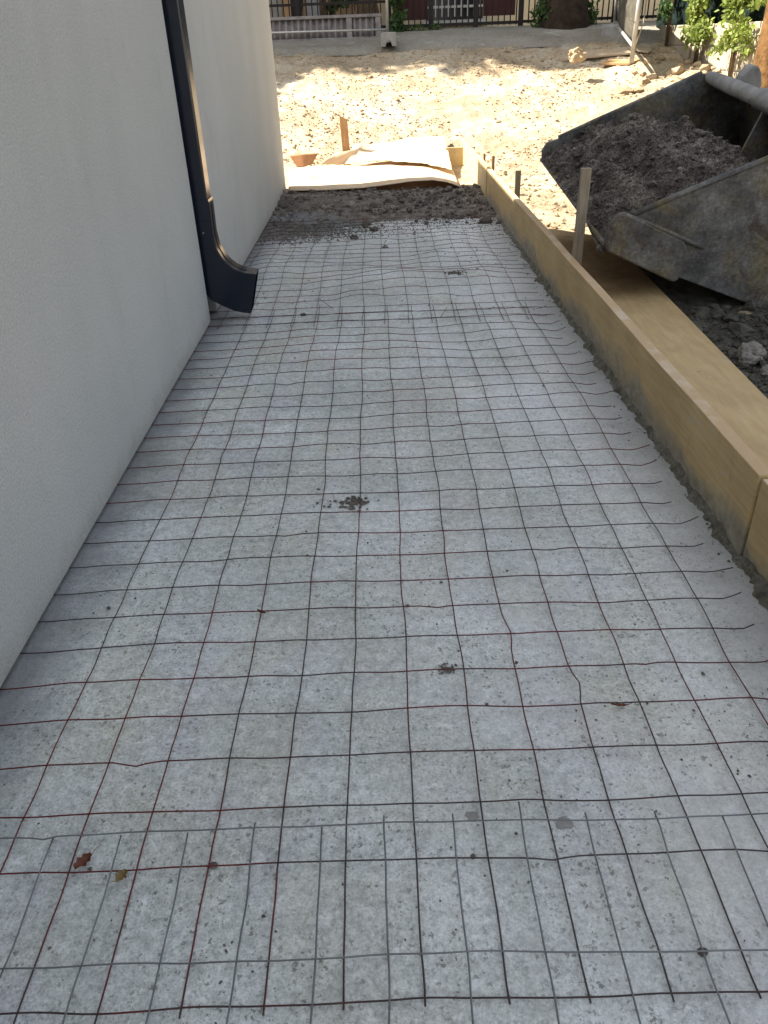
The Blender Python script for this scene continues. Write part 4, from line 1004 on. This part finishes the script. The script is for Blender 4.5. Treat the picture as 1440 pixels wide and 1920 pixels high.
# yellowing bush high at the right edge
base = Vector((4.95, 10.6, 1.0))
plant('shrub', 'bright yellow-green shrub at the top right corner', 'shrub', base, [[base, base+Vector((0, 0.1, 0.6)), base+Vector((-0.1, 0, 1.2))]],
      [((4.85+rnd.uniform(-0.2, 0.15), 10.4+rnd.uniform(-0.5, 0.5), 1.62+rnd.random()*0.7), (0.2, 0.25, 0.2)) for k in range(16)], 50, 0.10, M['leafy'])
# big tree at the street, bark darkened for shade
def trunk_tube(pts, r): 
    m = MB(); P_ = []; RR = []
    for i in range(len(pts)-1):
        for k in range(6):
            f = k/6; P_.append(Vector(pts[i]).lerp(Vector(pts[i+1]), f)); RR.append((r[i]+(r[i+1]-r[i])*f)*(1+0.05*nz(i*6+k, 1, 0, 0.7)))
    P_.append(Vector(pts[-1])); RR.append(r[-1]); m.tube(P_, RR, 16); return m
def tree(label, base, h, r, crown, cr, per=60, L=0.2, lean=(0, 0), mat='leafd', nb=26, group='trees around the yard', bark='bark'):
    base = Vector(base); T = thing('tree', label, 'tree', tuple(base), group)
    top = base+Vector((lean[0], lean[1], h))
    m = trunk_tube([base-Vector((0, 0, 0.2)), base+Vector((0, 0, 0.15)), base.lerp(top, 0.15), base.lerp(top, 0.5), top], [r*1.6, r*1.35, r, r*0.9, r*0.7])
    for k in range(6):
        d = Vector((math.cos(k*1.05), math.sin(k*1.05), 0.7)); m.tube([base.lerp(top, 0.8+0.03*k), top+d*crown*0.35, top+d*crown*0.8], [r*0.5, r*0.28, r*0.08], 7)
    m.build('trunk', M[bark], T, smooth=True)
    m = MB(); c = top+Vector((0, 0, crown*0.35)); bl_ = []
    for k in range(nb):
        d = rv(); bl_.append((c+Vector((d.x*crown, d.y*crown, d.z*crown*0.55))*rnd.random()**0.5, (cr, cr, cr*0.7)))
    foliage(m, bl_, per, L); m.build('crown', M[mat], T)
    return T
b_ = at(1058, 40, Y=17.4)
tree('broad dark tree trunk standing at the kerb of the street', (b_.x, 17.4, b_.z), 3.6, 0.33, 1.9, 0.75, 150, 0.16, nb=26, bark='dbark')
b_ = at(1405, 170, Y=9.6); b2_ = at(1434, 50, Y=9.6); lk = (b2_.x-b_.x)/(b2_.z-b_.z); zb_ = base_h(b_.x, 9.6); bx_ = b_.x+0.20-lk*(b_.z-zb_)
T = tree('leaning orange-brown trunk at the right edge behind the bucket', (bx_, 9.6, zb_), 4.5, 0.19, 1.0, 0.5, 60, 0.12, (4.5*lk, 0.3), nb=10, bark='obark')  # bark colour darkened as if the trunk stood in shade
b_ = at(690, 24, Y=19.0)
tree('brown trunk behind the corrugated barrier', (b_.x, 19.0, 1.6), 3.4, 0.2, 1.3, 0.6, 120, 0.14, nb=16)
# trees left of the yard, beyond the building: they shade the far half of the yard
for (x, y, h, cw) in ((-4.0, 19.1, 4.6, 2.2), (-6.6, 17.7, 6.2, 2.1), (-8.5, 18.4, 8.6, 2.3), (-5.0, 18.0, 7.4, 2.1), (-8.6, 17.0, 4.6, 2.1), (-1.2, 19.4, 4.4, 1.7)):
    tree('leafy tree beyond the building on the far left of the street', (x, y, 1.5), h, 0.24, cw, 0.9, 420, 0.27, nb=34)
# small plants
def bush(px, py, Y, w_, h_, label, n=10, mat='leafd', L=0.09):
    c = at(px, py, Y=Y); base = Vector((c.x, Y, c.z))
    plant('bush', label, 'bush', base, [[base, base+Vector((0.03, 0, h_*0.7))]], [((c.x+rnd.gauss(0, w_*0.4), Y+rnd.uniform(-0.1, 0.1), c.z+rnd.random()*h_), (0.14, 0.14, 0.12)) for k in range(n)], 45, L, M[mat], 0.012, 'small bushes at the street fence')
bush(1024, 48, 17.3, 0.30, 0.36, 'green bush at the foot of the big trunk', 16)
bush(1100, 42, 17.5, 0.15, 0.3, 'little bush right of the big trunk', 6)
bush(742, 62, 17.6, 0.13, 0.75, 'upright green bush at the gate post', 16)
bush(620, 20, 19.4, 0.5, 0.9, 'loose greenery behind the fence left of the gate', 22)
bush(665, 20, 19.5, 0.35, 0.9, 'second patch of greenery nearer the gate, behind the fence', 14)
for i, (px, py) in enumerate(((765, 63), (785, 62), (810, 60))):
    bush(px, py, 17.7, 0.12, 0.08, 'low weed at the foot of the gate, ' + ('nearest the gate post', 'between its two neighbours', 'farthest from the gate post')[i], 3, L=0.06)

for o in bpy.data.objects:
    if '_o' in o: del o['_o']
